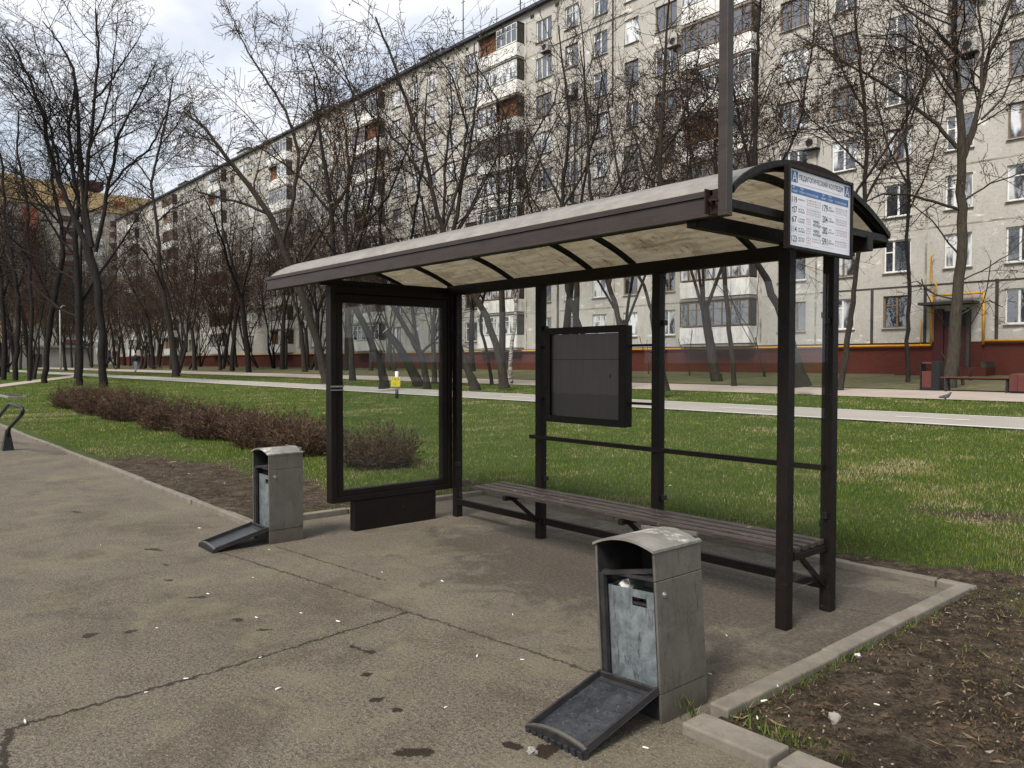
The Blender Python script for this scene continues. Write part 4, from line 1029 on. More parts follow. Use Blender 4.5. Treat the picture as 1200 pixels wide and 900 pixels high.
for bi, bx in enumerate(balc):
    for i in range(NS):
        v = 0
        if abs(bx - P0) < 1: v = [0, 0, 1, 0, 2, 1, 0, 1, 0][i]
        elif abs(bx - P0 + 19.1) < 1: v = [1, 0, 3, 1, 0, 0, 3, 1, 2][i]
        else: v = wr.choice([0, 1, 2, 1, 0, 3, 1])
        L = Vector((bx, FY, 2.46 + .12 + SH * i)) - bO
        ob = bpy.data.objects.new('balcony', BV[v][0]); C.objects.link(ob); ob.parent = bld; ob.location = L
        for nm, mm in (('glazing_frame', BV[v][1]), ('pane', BV[v][2])):
            q = bpy.data.objects.new(nm, mm); C.objects.link(q); q.parent = ob
# entrances
for dx in doors:
    if dx < -60: continue
    mb = MB(); z0 = ZG
    mb.box(dx - .5, dx + .5, FY - .075, FY - .062, z0 + .25, 3.9, M['doorred'])
    mb.box(dx - .9, dx - .5, FY - .16, FY - .062, z0, 4.0, M['doorred']); mb.box(dx + .5, dx + .62, FY - .30, FY - .062, z0, 4.0, M['darkjoint'])
    mb.box(dx + .5 - 1.0, dx + .5, FY - .078, FY - .076, 3.2, 3.85, M['black'])
    door = bpart(mb, 'door'); mb = MB(); mb.box(dx - 1.25, dx + .95, FY - 1.1, FY - .062, 4.15, 4.27, M['darkjoint']); bpart(mb, 'canopy', door)
    mb = MB(); mb.box(dx - 2.2, dx + 1.6, FY - 1.2, FY - .062, .6, 1.35, M['redbrick']); mb.box(dx + 1.4, dx + 1.6, FY - 1.2, FY - .2, 1.352, 1.6, M['darkjoint']); bpart(mb, 'porch', door)
# gas pipe
mb = MB(); y = FY - .2
for a_, b_ in ((-130, -14.55), (-12.4, BX1)): mb.tube([(a_, y, 2.52 if a_ > -40 else 2.5), (b_, y, 2.36)], .055, 6, M['gaspipe'])
for xx in (-14.55, -12.4): mb.tube([(xx, y, 2.36), (xx, y, 4.62)], .055, 6, M['gaspipe'])
mb.tube([(-14.55, y, 4.62), (-12.4, y, 4.62)], .055, 6, M['gaspipe']); mb.tube([(-14.5, y, 4.6), (-14.35, y, 5.1), (-14.6, y, 5.3), (-14.6, y, 6.4), (-14.5, y, 6.5)], .04, 6, M['gaspipe']); mb.tube([(-15.0, y, 2.4), (-15.0, y, 3.6)], .025, 5, M['gaspipe'])
tag(bpart(mb, 'gas_pipe'), 'yellow gas pipe along the base')
# AC units
mb = MB(); mb.box(-.4, .4, -.36, -.02, 0, .55, M['acunit']); mb.tube([(0, -.36, .28), (0, -.372, .28)], .2, 14, M['black']); mb.box(-.42, .42, -.38, -.01, -.05, -.002, M['binblack']); ac = mb.mesh('air_conditioner')
for x, z in ((-40.3, 23.3), (-38.0, 19.6), (-29.2, 20.3), (-13.2, 15.2), (-37.6, 12.3), (-56, 17.8), (-60, 9.8), (-72, 12.5), (-12.9, 17.6), (-20.5, 12.5)):
    o = bpy.data.objects.new('air_conditioner', ac); C.objects.link(o); o.parent = bld; o.location = Vector((x, FY, z)) - bO
# roof furniture
def roofbox(x, w, h, y=FY + 3):
    mb = MB(); mb.box(x, x + w, y, y + 2.2, ZT + .2, ZT + h, M['garage']); mb.box(x - .1, x + w + .1, y - .1, y + 2.3, ZT + h, ZT + h + .12, M['roofedge']); bpart(mb, 'roof_hut', roof)
roofbox(-60.5, 3.4, 2.6); roofbox(-82, 3.6, 2.8); roofbox(-104, 3.6, 2.8); roofbox(-128, 3.6, 2.6)
mb = MB()
for x in np.arange(-62, -30, 1.6): mb.tube([(x, FY + .6, ZT + .2), (x, FY + .6, ZT + 1.15)], .02, 4, M['acunit'])
mb.tube([(-62, FY + .6, ZT + 1.15), (-30, FY + .6, ZT + 1.15)], .02, 4, M['acunit']); mb.tube([(-62, FY + .6, ZT + .7), (-30, FY + .6, ZT + .7)], .015, 4, M['acunit'])
bpart(mb, 'roof_railing', roof)
for x, h, r_ in ((-54.0, 7.5, .07), (-49.5, 3.6, .05), (-46.6, 8.5, .06), (-58.5, 3.5, .03)):
    mb = MB(); mb.tube([(x, FY + 3, ZT), (x, FY + 3, ZT + h)], [r_, r_ * .5], 5, M['binblack'])
    for q in (0.35, .55, .75): mb.tube([(x - .25, FY + 3, ZT + h * q), (x + .25, FY + 3, ZT + h * q)], .03, 4, M['binblack'])
    bpart(mb, 'antenna', roof)
mb = MB(); mb.tube([(-46.6, FY + 3, ZT + 5.2), (-62, FY + 3, ZT + 1.)], .015, 3, M['binblack']); mb.tube([(-54, FY + 3, ZT + 4.2), (-46.6, FY + 3, ZT + 6.6), (-36, FY + 3, ZT + 9)], .012, 3, M['binblack']); bpart(mb, 'cable', roof)

# ------------------------------------------------------------------ distant buildings at the left
def tower():
    o = empty('apartment_tower', (-238, 40, 0), 0, 'tall ochre and orange apartment tower behind the trees at the left', 'apartment tower'); O = Vector((-238, 40, 0))
    def bp(mb, name, parent=None): return part(mb, name, parent or o, 0, O)
    X = -238; Y0, Y1, H = -20, 72, 50
    mb = MB(); mb.box(X - 14, X, Y0, Y1, 0, H - 7, M['greyblock']); bp(mb, 'wall')
    mb = MB()
    for a_, b_, h in ((-20, 10, 6), (10, 36, 7), (36, 52, 6.4), (52, 72, 5.0)): mb.box(X - 14, X + .5, a_, b_, H - 7 + .01, H - 7 + h, M['yellowblock'])
    bp(mb, 'top_storeys')
    mb = MB(); mb.box(X + .01, X + 1.0, 37.2, 40.4, 12, H - 8, M['orangeblock']); bp(mb, 'stair_bay')
    mb = MB(); mb.box(X + .01, X + 1.2, 20, 33, 4, H - 8, M['yellowblock']); bp(mb, 'side_bay')
    for i in range(13):
        z = 3.5 + i * 3.0
        for y in (46, 58, 66):
            mb = MB(); mb.box(X + .02, X + 1.5, y, y + 3.6, z, z + 1.1, M['maroon']); bp(mb, 'balcony')
    mb = MB(); mp = MB()
    for i in range(14):
        z = 3.8 + i * 3.0
        for y in list(np.arange(-18, 36, 3.6)) + [50.5, 54, 62.5, 70]:
            mb.box(X + .02, X + .10, y, y + 2, z, z + 1.6, M['whiteframe']); 
            mp.box(X + .11, X + .13, y + .15, y + .92, z + .12, z + 1.48, M['pane']); mp.box(X + .11, X + .13, y + 1.05, y + 1.85, z + .12, z + 1.48, M['pane'])
    for v in (X,):
        w_ = bp(mb, 'window'); w_['kind'] = 'stuff'; w_['label'] = 'rows of white framed windows'; bp(mp, 'pane', w_)
    for y in (14, 26, 44, 59):
        mb = MB(); mb.box(X + .52, X + .6, y, y + 2.6, H - 5.2, H - 3.6, M['orangeblock']); bp(mb, 'cladding_strip')
    mb = MB(); mb.box(X - 8, X - 2, 50, 57, H - .6, H + 1.6, M['maroon']); bp(mb, 'roof_hut')
tower()
o = empty('service_building', (-150, 22, 0), 0, 'low pale grey flat roofed service building far behind the left trees', 'service building'); O = Vector((-150, 22, 0))
mb = MB(); mb.box(-160, -150, 12, 33.5, 0, 4.0, M['garage']); part(mb, 'wall', o, 0, O)
mb = MB(); mb.box(-160.3, -149.6, 11.7, 33.8, 4.01, 4.35, M['concrete']); part(mb, 'roof', o, 0, O)
for y in (15, 24): 
    mb = MB(); mb.box(-149.98, -149.9, y, y + 1.8, .4, 2.9, M['binblack']); part(mb, 'door', o, 0, O)
o = empty('kiosk', (-150, 5, 0), 0, 'small white roofed kiosk far off at the left edge', 'kiosk'); O = Vector((-150, 5, 0))
mb = MB(); mb.box(-152, -149, 4, 9.5, .0, 2.6, M['binblack']); part(mb, 'wall', o, 0, O); mb = MB(); mb.box(-152.5, -148.5, 3.5, 10, 2.61, 3.4, M['balcony']); part(mb, 'roof', o, 0, O)

# ------------------------------------------------------------------ trees
def add_polyline_branches(rg, pts, r0, r1, lvl, P, out):
    "pts polyline: emit the tube, then spawn children"
    out.append((lvl, pts, r0, r1))
    L = sum((pts[i + 1] - pts[i]).length for i in range(len(pts) - 1))
    if lvl >= P['levels']: return
    nch = P['n'][lvl]; nch = max(1, int(nch * rg.uniform(.8, 1.2) * min(1.6, max(.5, L / P['ref'][lvl]))))
    for c_ in range(nch):
        t = P['t0'][lvl] + (1 - P['t0'][lvl]) * (c_ + rg.random()) / nch
        s = t * (len(pts) - 1); i = min(int(s), len(pts) - 2); pos_ = pts[i].lerp(pts[i + 1], s - i); tan = (pts[i + 1] - pts[i]).normalized()
        ang = radians(rg.uniform(*P['ang'][lvl])); ax = tan.cross(Vector((rg.gauss(0, 1), rg.gauss(0, 1), rg.gauss(0, 1))))
        if ax.length < 1e-4: continue
        dr = Matrix.Rotation(ang, 3, ax.normalized()) @ tan
        ln = L * P['ratio'][lvl] * rg.uniform(.65, 1.2) * (1.15 - .65 * t)
        ln = max(ln, P['minlen'])
        r = (r0 + (r1 - r0) * t) * rg.uniform(.36, .52); r = max(r, P['rmin'] * 1.15)
        q = limb(rg, pos_, dr, ln, P['seg'][lvl + 1], P['wig'], P['up'][lvl + 1])
        add_polyline_branches(rg, q, r, max(P['rmin'], r * .3), lvl + 1, P, out)
def limb(rg, p, d, L, n, wig, up):
    pts = [p.copy()]; d = d.normalized(); st = L / n
    for i in range(n):
        d = (d + Vector((rg.gauss(0, wig), rg.gauss(0, wig), rg.gauss(0, wig) + up))).normalized(); p = p + d * st; pts.append(p.copy())
    return pts
PSET = dict(levels=4, n=[7, 6, 6, 5], ref=[8, 4, 2, 1], t0=[.35, .22, .15, .15], ang=[(25, 50), (25, 55), (28, 60), (30, 65)], ratio=[.62, .52, .48, .5], seg=[7, 6, 5, 3, 2],
            wig=.13, up=[.05, .07, .05, .03, .02], minlen=.25, rmin=.007)
def emit(out, tree_mb, crown_mb, bm_, tm_, seeds=None, rg=None, sd=0., cut=1):
    for lvl, pts, r0, r1 in out:
        n = len(pts); rad = [r0 + (r1 - r0) * (i / (n - 1)) for i in range(n)]
        if lvl <= cut: tree_mb.tube(pts, rad, 9 if lvl == 0 else 6, bm_, True, False)
        else: crown_mb.tube(pts, rad, 4 if lvl == 2 else 3, tm_, False, False)
        if seeds is not None and lvl >= 3 and rg.random() < sd:
            for q in range(rg.randint(1, 4)):
                c_ = pts[-1].lerp(pts[0], rg.random() * .7) + Vector((rg.gauss(0, .05), rg.gauss(0, .05), -.06))
                a_ = Vector((rg.gauss(0, 1), rg.gauss(0, 1), rg.gauss(0, .6))).normalized() * .03; b_ = Vector((rg.gauss(0, 1), rg.gauss(0, 1), rg.gauss(-1, .6))).normalized() * .055
                seeds.add([c_ - a_, c_ + b_ - a_ * .2, c_ + a_, c_ - b_ * .7], [(0, 1, 2, 3)], M['seeds'])
def make_tree(name, seed, H, r0, bark_, twig_, fork=None, lean=(0, 0), P=None, sd=0., stems=1, label=None, cat='tree', group=None, loc=(0, 0, 0)):
    rg = random.Random(seed); P = dict(PSET, **(P or {})); out = []
    root = empty(name, loc, 0, label, cat, group)
    fork = fork or .28
    for s_ in range(stems):
        ld = Vector((lean[0] + (rg.uniform(-.35, .35) if stems > 1 else 0), lean[1] + (rg.uniform(-.35, .35) if stems > 1 else 0), 1))
        tr = limb(rg, Vector((rg.uniform(-.2, .2) if stems > 1 else 0, rg.uniform(-.2, .2) if stems > 1 else 0, -.2)), ld, H * fork, 6, .035, .02)
        rs_ = r0 / sqrt(stems) * rg.uniform(.85, 1.1)
        out.append((0, tr, rs_ * 1.15, rs_ * .85))
        nf = rg.randint(2, 4); base_a = rg.uniform(0, 6.28)
        for k in range(nf):
            a_ = base_a + k * 6.28 / nf + rg.uniform(-.4, .4); sp = rg.uniform(.18, .55)
            d_ = Vector((cos(a_) * sp + lean[0] * .6, sin(a_) * sp + lean[1] * .6, 1)); L = H * (1 - fork) * rg.uniform(.75, 1.05)
            q = limb(rg, tr[-1] - Vector((0, 0, rg.uniform(0, .6))), d_, L, 9, .085, .045)
            rr = rs_ * .85 * rg.uniform(.6, .8) / sqrt(nf / 2); add_polyline_branches(rg, q, rr, .02, 1, P, out)
    fl = [(0, [Vector((0, 0, -.3)), Vector((lean[0] * .15, lean[1] * .15, .35))], r0 * 1.5, r0 * 1.1)] if stems == 1 else []
    tm_, cm = MB(), MB(); sm = MB() if sd else None
    emit(out + fl, tm_, cm, M[bark_], M[twig_], sm, rg, sd)
    tm_.build('trunk', root); co = cm.build('crown', root)
    if sm and sm.v: sm.build('seed_clusters', root)
    return root
# prototypes
PROTO = [
    make_tree('bare_tree', 101, 17, .20, 'bark', 'twig', .24, (.10, 0)),
    make_tree('bare_tree', 102, 19, .22, 'barkdark', 'twig', .30, (-.08, .03)),
    make_tree('maple_tree', 103, 16, .19, 'bark', 'twigbrown', .20, (-.22, .0), sd=.4),
    make_tree('maple_tree', 104, 15, .17, 'bark', 'twigbrown', .22, (.12, .02), sd=.4),
    make_tree('bare_tree', 105, 18, .18, 'bark', 'twig', .34, (0, 0)),
    make_tree('maple_tree', 106, 14, .16, 'barkdark', 'twigbrown', .16, (-.35, 0), sd=.35, stems=2),
    make_tree('bare_tree', 107, 20, .20, 'barkdark', 'twig', .32, (.03, 0), P=dict(ang=[(18, 35), (20, 40), (25, 50), (30, 60)])),
]
used = [False] * len(PROTO)
def put(k, x, y, label, group=None, s=1., rz=0., z=None):
    o = PROTO[k] if not used[k] else copy_tree(PROTO[k]); used[k] = True
    o.location = (x, y, hz(x, y) if z is None else z); o.scale = (s, s, s * 1.0); o.rotation_euler = (0, 0, rz)
    if 'group' in o: del o['group']
    o['label'] = label; o['category'] = 'tree'
    if group: o['group'] = group
    return o
GB = 'bare trees in front of the apartment block'
put(6, -28.9, 28.4, 'slim upright tree rising behind the notice board', GB, .92, 0)
put(5, -73.7, 23.2, 'big leaning tree on the strip between the two paths', GB, 1.35, -.25)
put(3, -84.7, 31.6, 'maple beyond the footpath left of the dark walker bench', GB, 1.2, 1.)
put(2, -25.6, 29.6, 'brown maple growing near the facade above the shelter roof centre', GB, 1.0, 2.2)
put(3, -19.9, 29.0, 'seed laden maple rising behind the right half of the shelter roof', GB, 1.15, 4.)
put(0, -60.6, 29.5, 'forked tree near the facade left of the leaning maple', GB, 1.05, 5.)
put(6, -66.0, 26.9, 'tall narrow tree by the footpath left of the shelter', GB, 1.05, 4.)
fr_ = random.Random(77); GF = 'bare trees standing close together in the distance at left'; k = 0
fspots = []
for i in range(50):
    X_ = -70 - 2.2 * i - fr_.uniform(0, 2); fspots.append((X_, fr_.choice([28.3, 30.5, 33, 35.5]) + fr_.uniform(-.8, .8)))
for i in range(26): fspots.append((fr_.uniform(-165, -66), fr_.uniform(5, 15.6)))
for i in range(8): fspots.append((-100 - 9 * i, 21 + fr_.uniform(-.6, .6)))
for x in (-48, -56.5, -63.8, -68.9, -38.5, -33.0, -44.5, -51.5, -54.2, -59.3, -61.4, -66.0, -72.5): fspots.append((x, 33.2 + fr_.uniform(-1.5, 1.5)))
for X_, Y_ in fspots:
    put(fr_.randrange(7), X_, Y_, 'bare tree among the many close trees far back at the left', GF, fr_.uniform(.8, 1.15), fr_.uniform(0, 6.28))
# custom trees whose limbs follow the photograph's, as real 3D limbs at their own distance
def hero(name, D, limbs, bark_, twig_, label, seed, P=None, sd=0., dj=.06, base=None, cat='tree'):
    rg = random.Random(seed); P = dict(PSET, **(P or {})); out = []
    bp = at(limbs[0][0][0], limbs[0][0][1], D); O = Vector((bp.x, bp.y, base if base is not None else hz(bp.x, bp.y)))
    sc_ = D / FPX
    l0 = limbs[0]; limbs = [[(l0[0][0] + (l0[0][0] - l0[1][0]) * .12, l0[0][1] + 7, l0[0][2] * 1.25)] + list(l0)] + list(limbs[1:])
    for li, lb in enumerate(limbs):
        drift = 0. if li == 0 else rg.uniform(-1, 1) * dj * D; n = len(lb); pts = []; acc = 0
        for i, (px_, py_, w_) in enumerate(lb):
            pts.append(at(px_, py_, D + drift * (i / (n - 1)) ** 1.2) - O)
        # subdivide
        fine_ = []
        for i in range(n - 1):
            for k in range(4):
                q = pts[i].lerp(pts[i + 1], k / 4)
                if k: q += Vector((rg.gauss(0, 1), rg.gauss(0, 1), rg.gauss(0, 1))) * (.012 * (pts[i + 1] - pts[i]).length)
                fine_.append(q)
        fine_.append(pts[-1]); w0 = lb[0][2] * sc_ / 2; w1 = lb[-1][2] * sc_ / 2 * .7
        radii = []
        for i in range(n - 1):
            for k in range(4): radii.append((lb[i][2] + (lb[i + 1][2] - lb[i][2]) * k / 4) * sc_ / 2 * (.76 if li == 0 else .64))
        radii.append(w1)
        out.append(('L', fine_, radii, li))
        sub = []
        m0 = 0 if li else int(len(fine_) * .55)
        add_polyline_branches(rg, fine_[m0:], radii[m0] * .9, w1, 1, P, sub)
        out += [q for q in sub[1:]]
    root = empty(name, O, 0, label, cat); tm_, cm = MB(), MB(); sm = MB() if sd else None
    for q in out:
        if q[0] == 'L': tm_.tube(q[1], q[2], 10 if q[3] == 0 else 7, M[bark_], True, False)
    emit([q for q in out if q[0] != 'L'], tm_, cm, M[bark_], M[twig_], sm, rg, sd, cut=1)
    tm_.build('trunk', root); cm.build('crown', root)
    if sm and sm.v: sm.build('seed_clusters', root)
    return root
HP = dict(n=[6, 8, 7, 6], ref=[8, 5, 2, 1], t0=[.3, .15, .15, .15], ratio=[.6, .46, .5, .52], rmin=.0075, ang=[(28, 55), (30, 60), (30, 65), (30, 70)], up=[.05, .04, .02, .01, 0])
hero('bare_tree', 26.2, [
    [(1110, 466, 24), (1117, 420, 19), (1122, 350, 16), (1127, 260, 14.5), (1127, 190, 13), (1124, 120, 11), (1119, 60, 9), (1116, -20, 8), (1120, -140, 4)],
    [(1128, 182, 10), (1140, 150, 8.5), (1152, 100, 8), (1158, 65, 7), (1172, 35, 6), (1190, -15, 5), (1210, -80, 3)],
    [(1128, 190, 8), (1143, 150, 7), (1150, 90, 6), (1152, 50, 4.5), (1146, 10, 3.5), (1150, -60, 2)],
    [(1122, 174, 8), (1098, 145, 7), (1066, 120, 6), (1030, 95, 5), (1005, 82, 4), (970, 60, 3), (930, 40, 2)],
    [(1122, 245, 6), (1100, 238, 5), (1065, 228, 4.5), (1035, 227, 3.5), (1015, 236, 2.5)],
    [(1120, 60, 6), (1090, 30, 4.5), (1060, 10, 4), (1040, -20, 3)],
    [(1124, 300, 4), (1108, 280, 3), (1092, 258, 2.5), (1070, 240, 2)],
    [(1130, 235, 4), (1160, 215, 3), (1190, 205, 2.5), (1215, 190, 2)],
    [(1150, 140, 4.5), (1175, 115, 3.5), (1200, 60, 2.5)],
    [(1124, 330, 3), (1150, 318, 2.5), (1180, 300, 2), (1200, 280, 1.5)],
    [(1116, 350, 3.5), (1095, 345, 3), (1075, 330, 2), (1058, 332, 1.5)],
    [(1118, 375, 3), (1140, 360, 2.5), (1160, 352, 2), (1175, 360, 1.5)],
    [(1120, 110, 5), (1085, 60, 4), (1055, 40, 3), (1010, 42, 2.2)],
    ], 'barklight', 'twig', 'large bare tree behind the red bench at the right edge', 5, dict(HP, n=[7, 9, 6, 5]), sd=.16)
hero('bare_tree', 30.5, [[(860, 446, 8), (856, 400, 7), (850, 340, 7), (846, 290, 6.5), (840, 230, 6), (838, 170, 5), (845, 110, 4), (850, 40, 3)], [(842, 240, 4), (862, 200, 3.5), (880, 150, 3), (885, 90, 2)], [(845, 280, 4), (820, 240, 3.5), (805, 190, 3), (800, 130, 2)]], 'bark', 'twigbrown', 'slim tree rising behind the right glazed balconies', 27, dict(HP, n=[8, 10, 7, 6]), sd=.3)
hero('bare_tree', 30.0, [[(1064, 446, 7), (1062, 400, 6), (1066, 340, 6), (1062, 280, 5), (1066, 220, 5), (1060, 160, 4), (1064, 90, 3), (1060, 20, 2)], [(1063, 250, 4), (1085, 205, 3), (1100, 160, 2.5), (1108, 110, 2)], [(1064, 215, 4), (1040, 170, 3), (1025, 110, 2.5), (1020, 60, 2)]], 'bark', 'twigbrown', 'thin tree in front of the facade left of the red litter bin', 28, dict(HP, n=[7, 9, 7, 5]), sd=.3)
hero('bare_tree', 24.7, [
    [(940, 446, 22), (930, 410, 12), (925, 390, 12), (900, 330, 11), (888, 310, 9), (885, 260, 8), (884, 180, 7), (886, 100, 6), (890, 20, 4), (892, -60, 2)],
    [(886, 250, 6), (912, 200, 5), (935, 150, 4), (950, 70, 3), (955, 0, 2)],
    [(885, 220, 6), (870, 160, 5), (858, 100, 4), (850, 30, 3)],
    [(990, 250, 4), (1010, 215, 5), (1035, 180, 4.5), (1062, 140, 4), (1085, 90, 3), (1100, 30, 2)],
    ], 'barkdark', 'twig', 'dark bare tree rising behind the timetable end of the shelter', 15, dict(HP, n=[8, 11, 8, 6]), sd=.28)
hero('bare_tree', 26.5, [
    [(985, 452, 10), (996, 380, 8), (1002, 330, 7), (1012, 250, 6.5), (1016, 180, 6), (1012, 110, 5), (1004, 40, 4), (1000, -40, 2.5)],
    [(1012, 240, 4.5), (1030, 205, 4), (1058, 165, 3.5), (1082, 100, 3), (1090, 40, 2)],
    [(1014, 130, 4), (990, 90, 3), (975, 40, 2.5), (968, -20, 1.5)],
    [(1015, 200, 4), (985, 170, 3), (950, 140, 2.5), (920, 90, 2)],
    [(1010, 100, 3.5), (1035, 60, 3), (1045, 10, 2)],
    ], 'bark', 'twigbrown', 'slender bare tree just right of the rear right post', 25, dict(HP, n=[8, 10, 7, 6]), sd=.35)
hero('bare_tree', 25.0, [
    [(778, 452, 16), (772, 420, 11), (765, 370, 10), (770, 320, 9), (772, 250, 8), (774, 180, 7), (776, 120, 6), (780, 60, 4), (785, -10, 3)],
    [(768, 380, 6), (755, 335, 6), (744, 315, 5), (735, 250, 4.5), (722, 190, 4), (712, 120, 3), (700, 60, 2)],
    [(774, 200, 5), (790, 160, 4), (806, 120, 3.5), (820, 60, 2.5)],
    [(772, 230, 5), (752, 190, 4), (735, 130, 3), (742, 80, 2)],
    [(774, 170, 4), (800, 150, 3.5), (835, 110, 3), (852, 70, 2)],
    ], 'bark', 'twig', 'pale twin trunk tree right of the notice board', 35, dict(HP, n=[6, 7, 6, 4]), sd=.1)
hero('bare_tree', 31.0, [
    [(590, 448, 16), (583, 410, 11), (570, 370, 10), (552, 340, 9), (530, 300, 8), (512, 250, 7.5), (500, 190, 6.5), (480, 130, 5.5), (460, 70, 4), (440, 20, 3)],
    [(560, 350, 6), (580, 300, 5.5), (596, 250, 5), (600, 190, 4), (590, 130, 3), (560, 80, 2)],
    [(520, 270, 6), (540, 210, 5), (548, 150, 4), (530, 90, 3), (500, 50, 2)],
    [(505, 220, 5), (470, 170, 4), (430, 130, 3), (400, 90, 2.5), (380, 70, 1.5)],
    [(600, 200, 4), (625, 160, 3.5), (650, 120, 3), (655, 90, 2)],
    ], 'bark', 'twig', 'leaning tree whose forked crown fills the sky gap left of the mast', 45, dict(HP, n=[6, 8, 6, 4]), sd=.25)
hero('maple_tree', 38.0, [
    [(382, 442, 15), (372, 400, 12), (355, 350, 11), (335, 300, 10), (318, 255, 9), (290, 215, 8), (262, 180, 6), (240, 150, 4.5), (215, 130, 3)],
    [(330, 290, 7), (345, 230, 6.5), (350, 180, 6), (335, 130, 5), (310, 90, 4), (290, 60, 3), (275, 30, 2)],
    [(345, 320, 6), (385, 260, 6), (410, 210, 5), (420, 150, 4), (410, 100, 3), (395, 60, 2)],
    [(316, 252, 6), (290, 240, 5), (260, 232, 4), (232, 225, 3)],
    [(350, 200, 5), (372, 150, 4), (380, 110, 3), (360, 60, 2)],
    ], 'bark', 'twigbrown', 'big leaning maple with brown seed clusters left of the shelter', 55, dict(HP, n=[7, 10, 7, 5], rmin=.010), sd=.45)
GP = dict(HP, n=[6, 7, 6, 5])
hero('bare_tree', 32.5, [[(450, 448, 15), (447, 430, 12), (437, 407, 11), (424, 375, 10), (410, 352, 9), (398, 330, 8.5), (390, 290, 8), (388, 240, 7), (380, 190, 6), (372, 140, 4), (368, 90, 3)],
    [(410, 352, 7), (412, 320, 6), (425, 270, 5.5), (440, 210, 4.5), (445, 150, 3.5), (440, 100, 2)], [(388, 250, 5), (360, 215, 4), (330, 190, 3), (300, 170, 2)], [(425, 270, 4.5), (455, 230, 4), (475, 180, 3), (490, 120, 2)]],
    'barkdark', 'twigbrown', 'thick dark trunk leaning left seen through the glass panel', 301, GP, sd=.3)
hero('bare_tree', 40.0, [[(413, 439, 10), (411, 400, 8), (409, 369, 8), (408, 320, 7), (404, 260, 6), (410, 200, 5), (402, 140, 3)], [(408, 310, 5), (420, 270, 4), (430, 220, 3), (428, 170, 2)]],
    'bark', 'twig', 'straight grey tree at the left side of the glass panel', 302, GP)
hero('bare_tree', 33.5, [[(500, 449, 12), (497, 430, 10), (492, 413, 10), (478, 390, 8), (468, 372, 7.5), (456, 352, 7), (448, 320, 6), (445, 270, 5), (450, 210, 4), (440, 150, 3)],
    [(492, 413, 8), (487, 390, 7), (484, 368, 7), (480, 330, 6), (482, 280, 5), (490, 230, 4.5), (498, 170, 3.5), (500, 110, 2.5)], [(492, 415, 5), (503, 405, 4.5), (516, 393, 4.5), (530, 370, 4), (545, 330, 3.5), (560, 290, 2.5)]],
    'barkdark', 'twig', 'tree fanning into three stems near the right side of the glass panel', 303, GP, sd=.2)
hero('bare_tree', 38.5, [[(509, 443, 9), (508, 420, 7), (507, 398, 7), (509, 357, 6.5), (512, 310, 6), (520, 250, 5), (522, 190, 4), (530, 130, 3), (528, 90, 2)], [(512, 320, 4), (500, 280, 3.5), (495, 230, 3)]],
    'bark', 'twigbrown', 'slim upright trunk at the right edge of the glass panel', 304, GP, sd=.35)
rg_ = random.Random(5); sp0 = at(487, 442, 35.5)
st_ = empty('tree_stump', (sp0.x, sp0.y, hz(sp0.x, sp0.y)), 0, 'leaning sawn off trunk with a pale cut end behind the glass panel', 'tree stump')
q0 = [at(492, 454, 35.5), at(487, 442, 35.5), at(478, 425, 35.5), at(466, 404, 35.5), at(452, 388, 35.5)]; mb = MB(); mb.tube([v - sp0 + Vector((0, 0, sp0.z - hz(sp0.x, sp0.y))) for v in q0], [.28, .24, .2, .18, .16], 9, M['barkdark'], True, False); mb.build('trunk', st_)
mb = MB(); e_ = q0[-1] - sp0 + Vector((0, 0, sp0.z - hz(sp0.x, sp0.y))); dd = (q0[-1] - q0[-2]).normalized(); mb.tube([e_, e_ + dd * .03], [.16, .15], 9, M['paper'], False, True); mb.build('cut_end', st_)
hero('bare_tree', 31.5, [[(556, 452, 17), (550, 438, 12), (543, 420, 11), (536, 400, 10), (528, 370, 9), (524, 330, 8), (530, 280, 7), (540, 220, 6), (552, 160, 4.5), (560, 100, 3), (556, 50, 2)],
    [(526, 350, 6), (515, 310, 5), (505, 270, 4.5), (490, 220, 3.5), (480, 160, 2.5)], [(532, 280, 5), (555, 240, 4.5), (580, 190, 3.5), (590, 130, 2.5)]],
    'bark', 'twig', 'leaning grey trunk between the glass panel and the first rear post', 305, GP, sd=.2)
hero('bare_tree', 36.0, [[(576, 446, 6), (572, 420, 5), (563, 380, 4.5), (566, 350, 4), (578, 320, 4), (590, 280, 3.5), (600, 220, 3), (610, 160, 2)], [(566, 352, 3), (556, 330, 2.5), (550, 290, 2)]], 'barkdark', 'twig', 'thin crooked tree beside the white birch', 306, GP)
hero('bare_tree', 33.0, [[(700, 452, 11), (695, 420, 9), (680, 385, 8), (668, 350, 7.5), (660, 310, 7), (655, 260, 6.5), (662, 200, 5.5), (668, 140, 4.5), (660, 80, 3), (655, 30, 2)],
    [(660, 320, 5), (640, 300, 4.5), (625, 260, 4), (615, 200, 3), (618, 150, 2)], [(656, 250, 5), (680, 210, 4), (700, 150, 3.5), (705, 90, 2.5)]],
    'bark', 'twigbrown', 'leaning tree hidden partly by the notice board', 307, GP, sd=.25)
hero('bare_tree', 31.0, [[(735, 446, 10), (730, 400, 8), (722, 360, 8), (712, 330, 7), (700, 300, 6), (695, 250, 5.5), (688, 190, 4.5), (690, 130, 3.5), (680, 60, 2)],
    [(714, 335, 5), (722, 300, 4.5), (728, 250, 4), (735, 190, 3), (745, 130, 2)]], 'bark', 'twig', 'tree rising just left of the middle rear post', 308, GP, sd=.15)
LP = dict(HP, n=[6, 8, 6, 5], rmin=.0085, ratio=[.65, .52, .50, .52], up=[.03, .03, .02, .01, .0], ang=[(25, 50), (30, 60), (30, 65), (30, 65)])
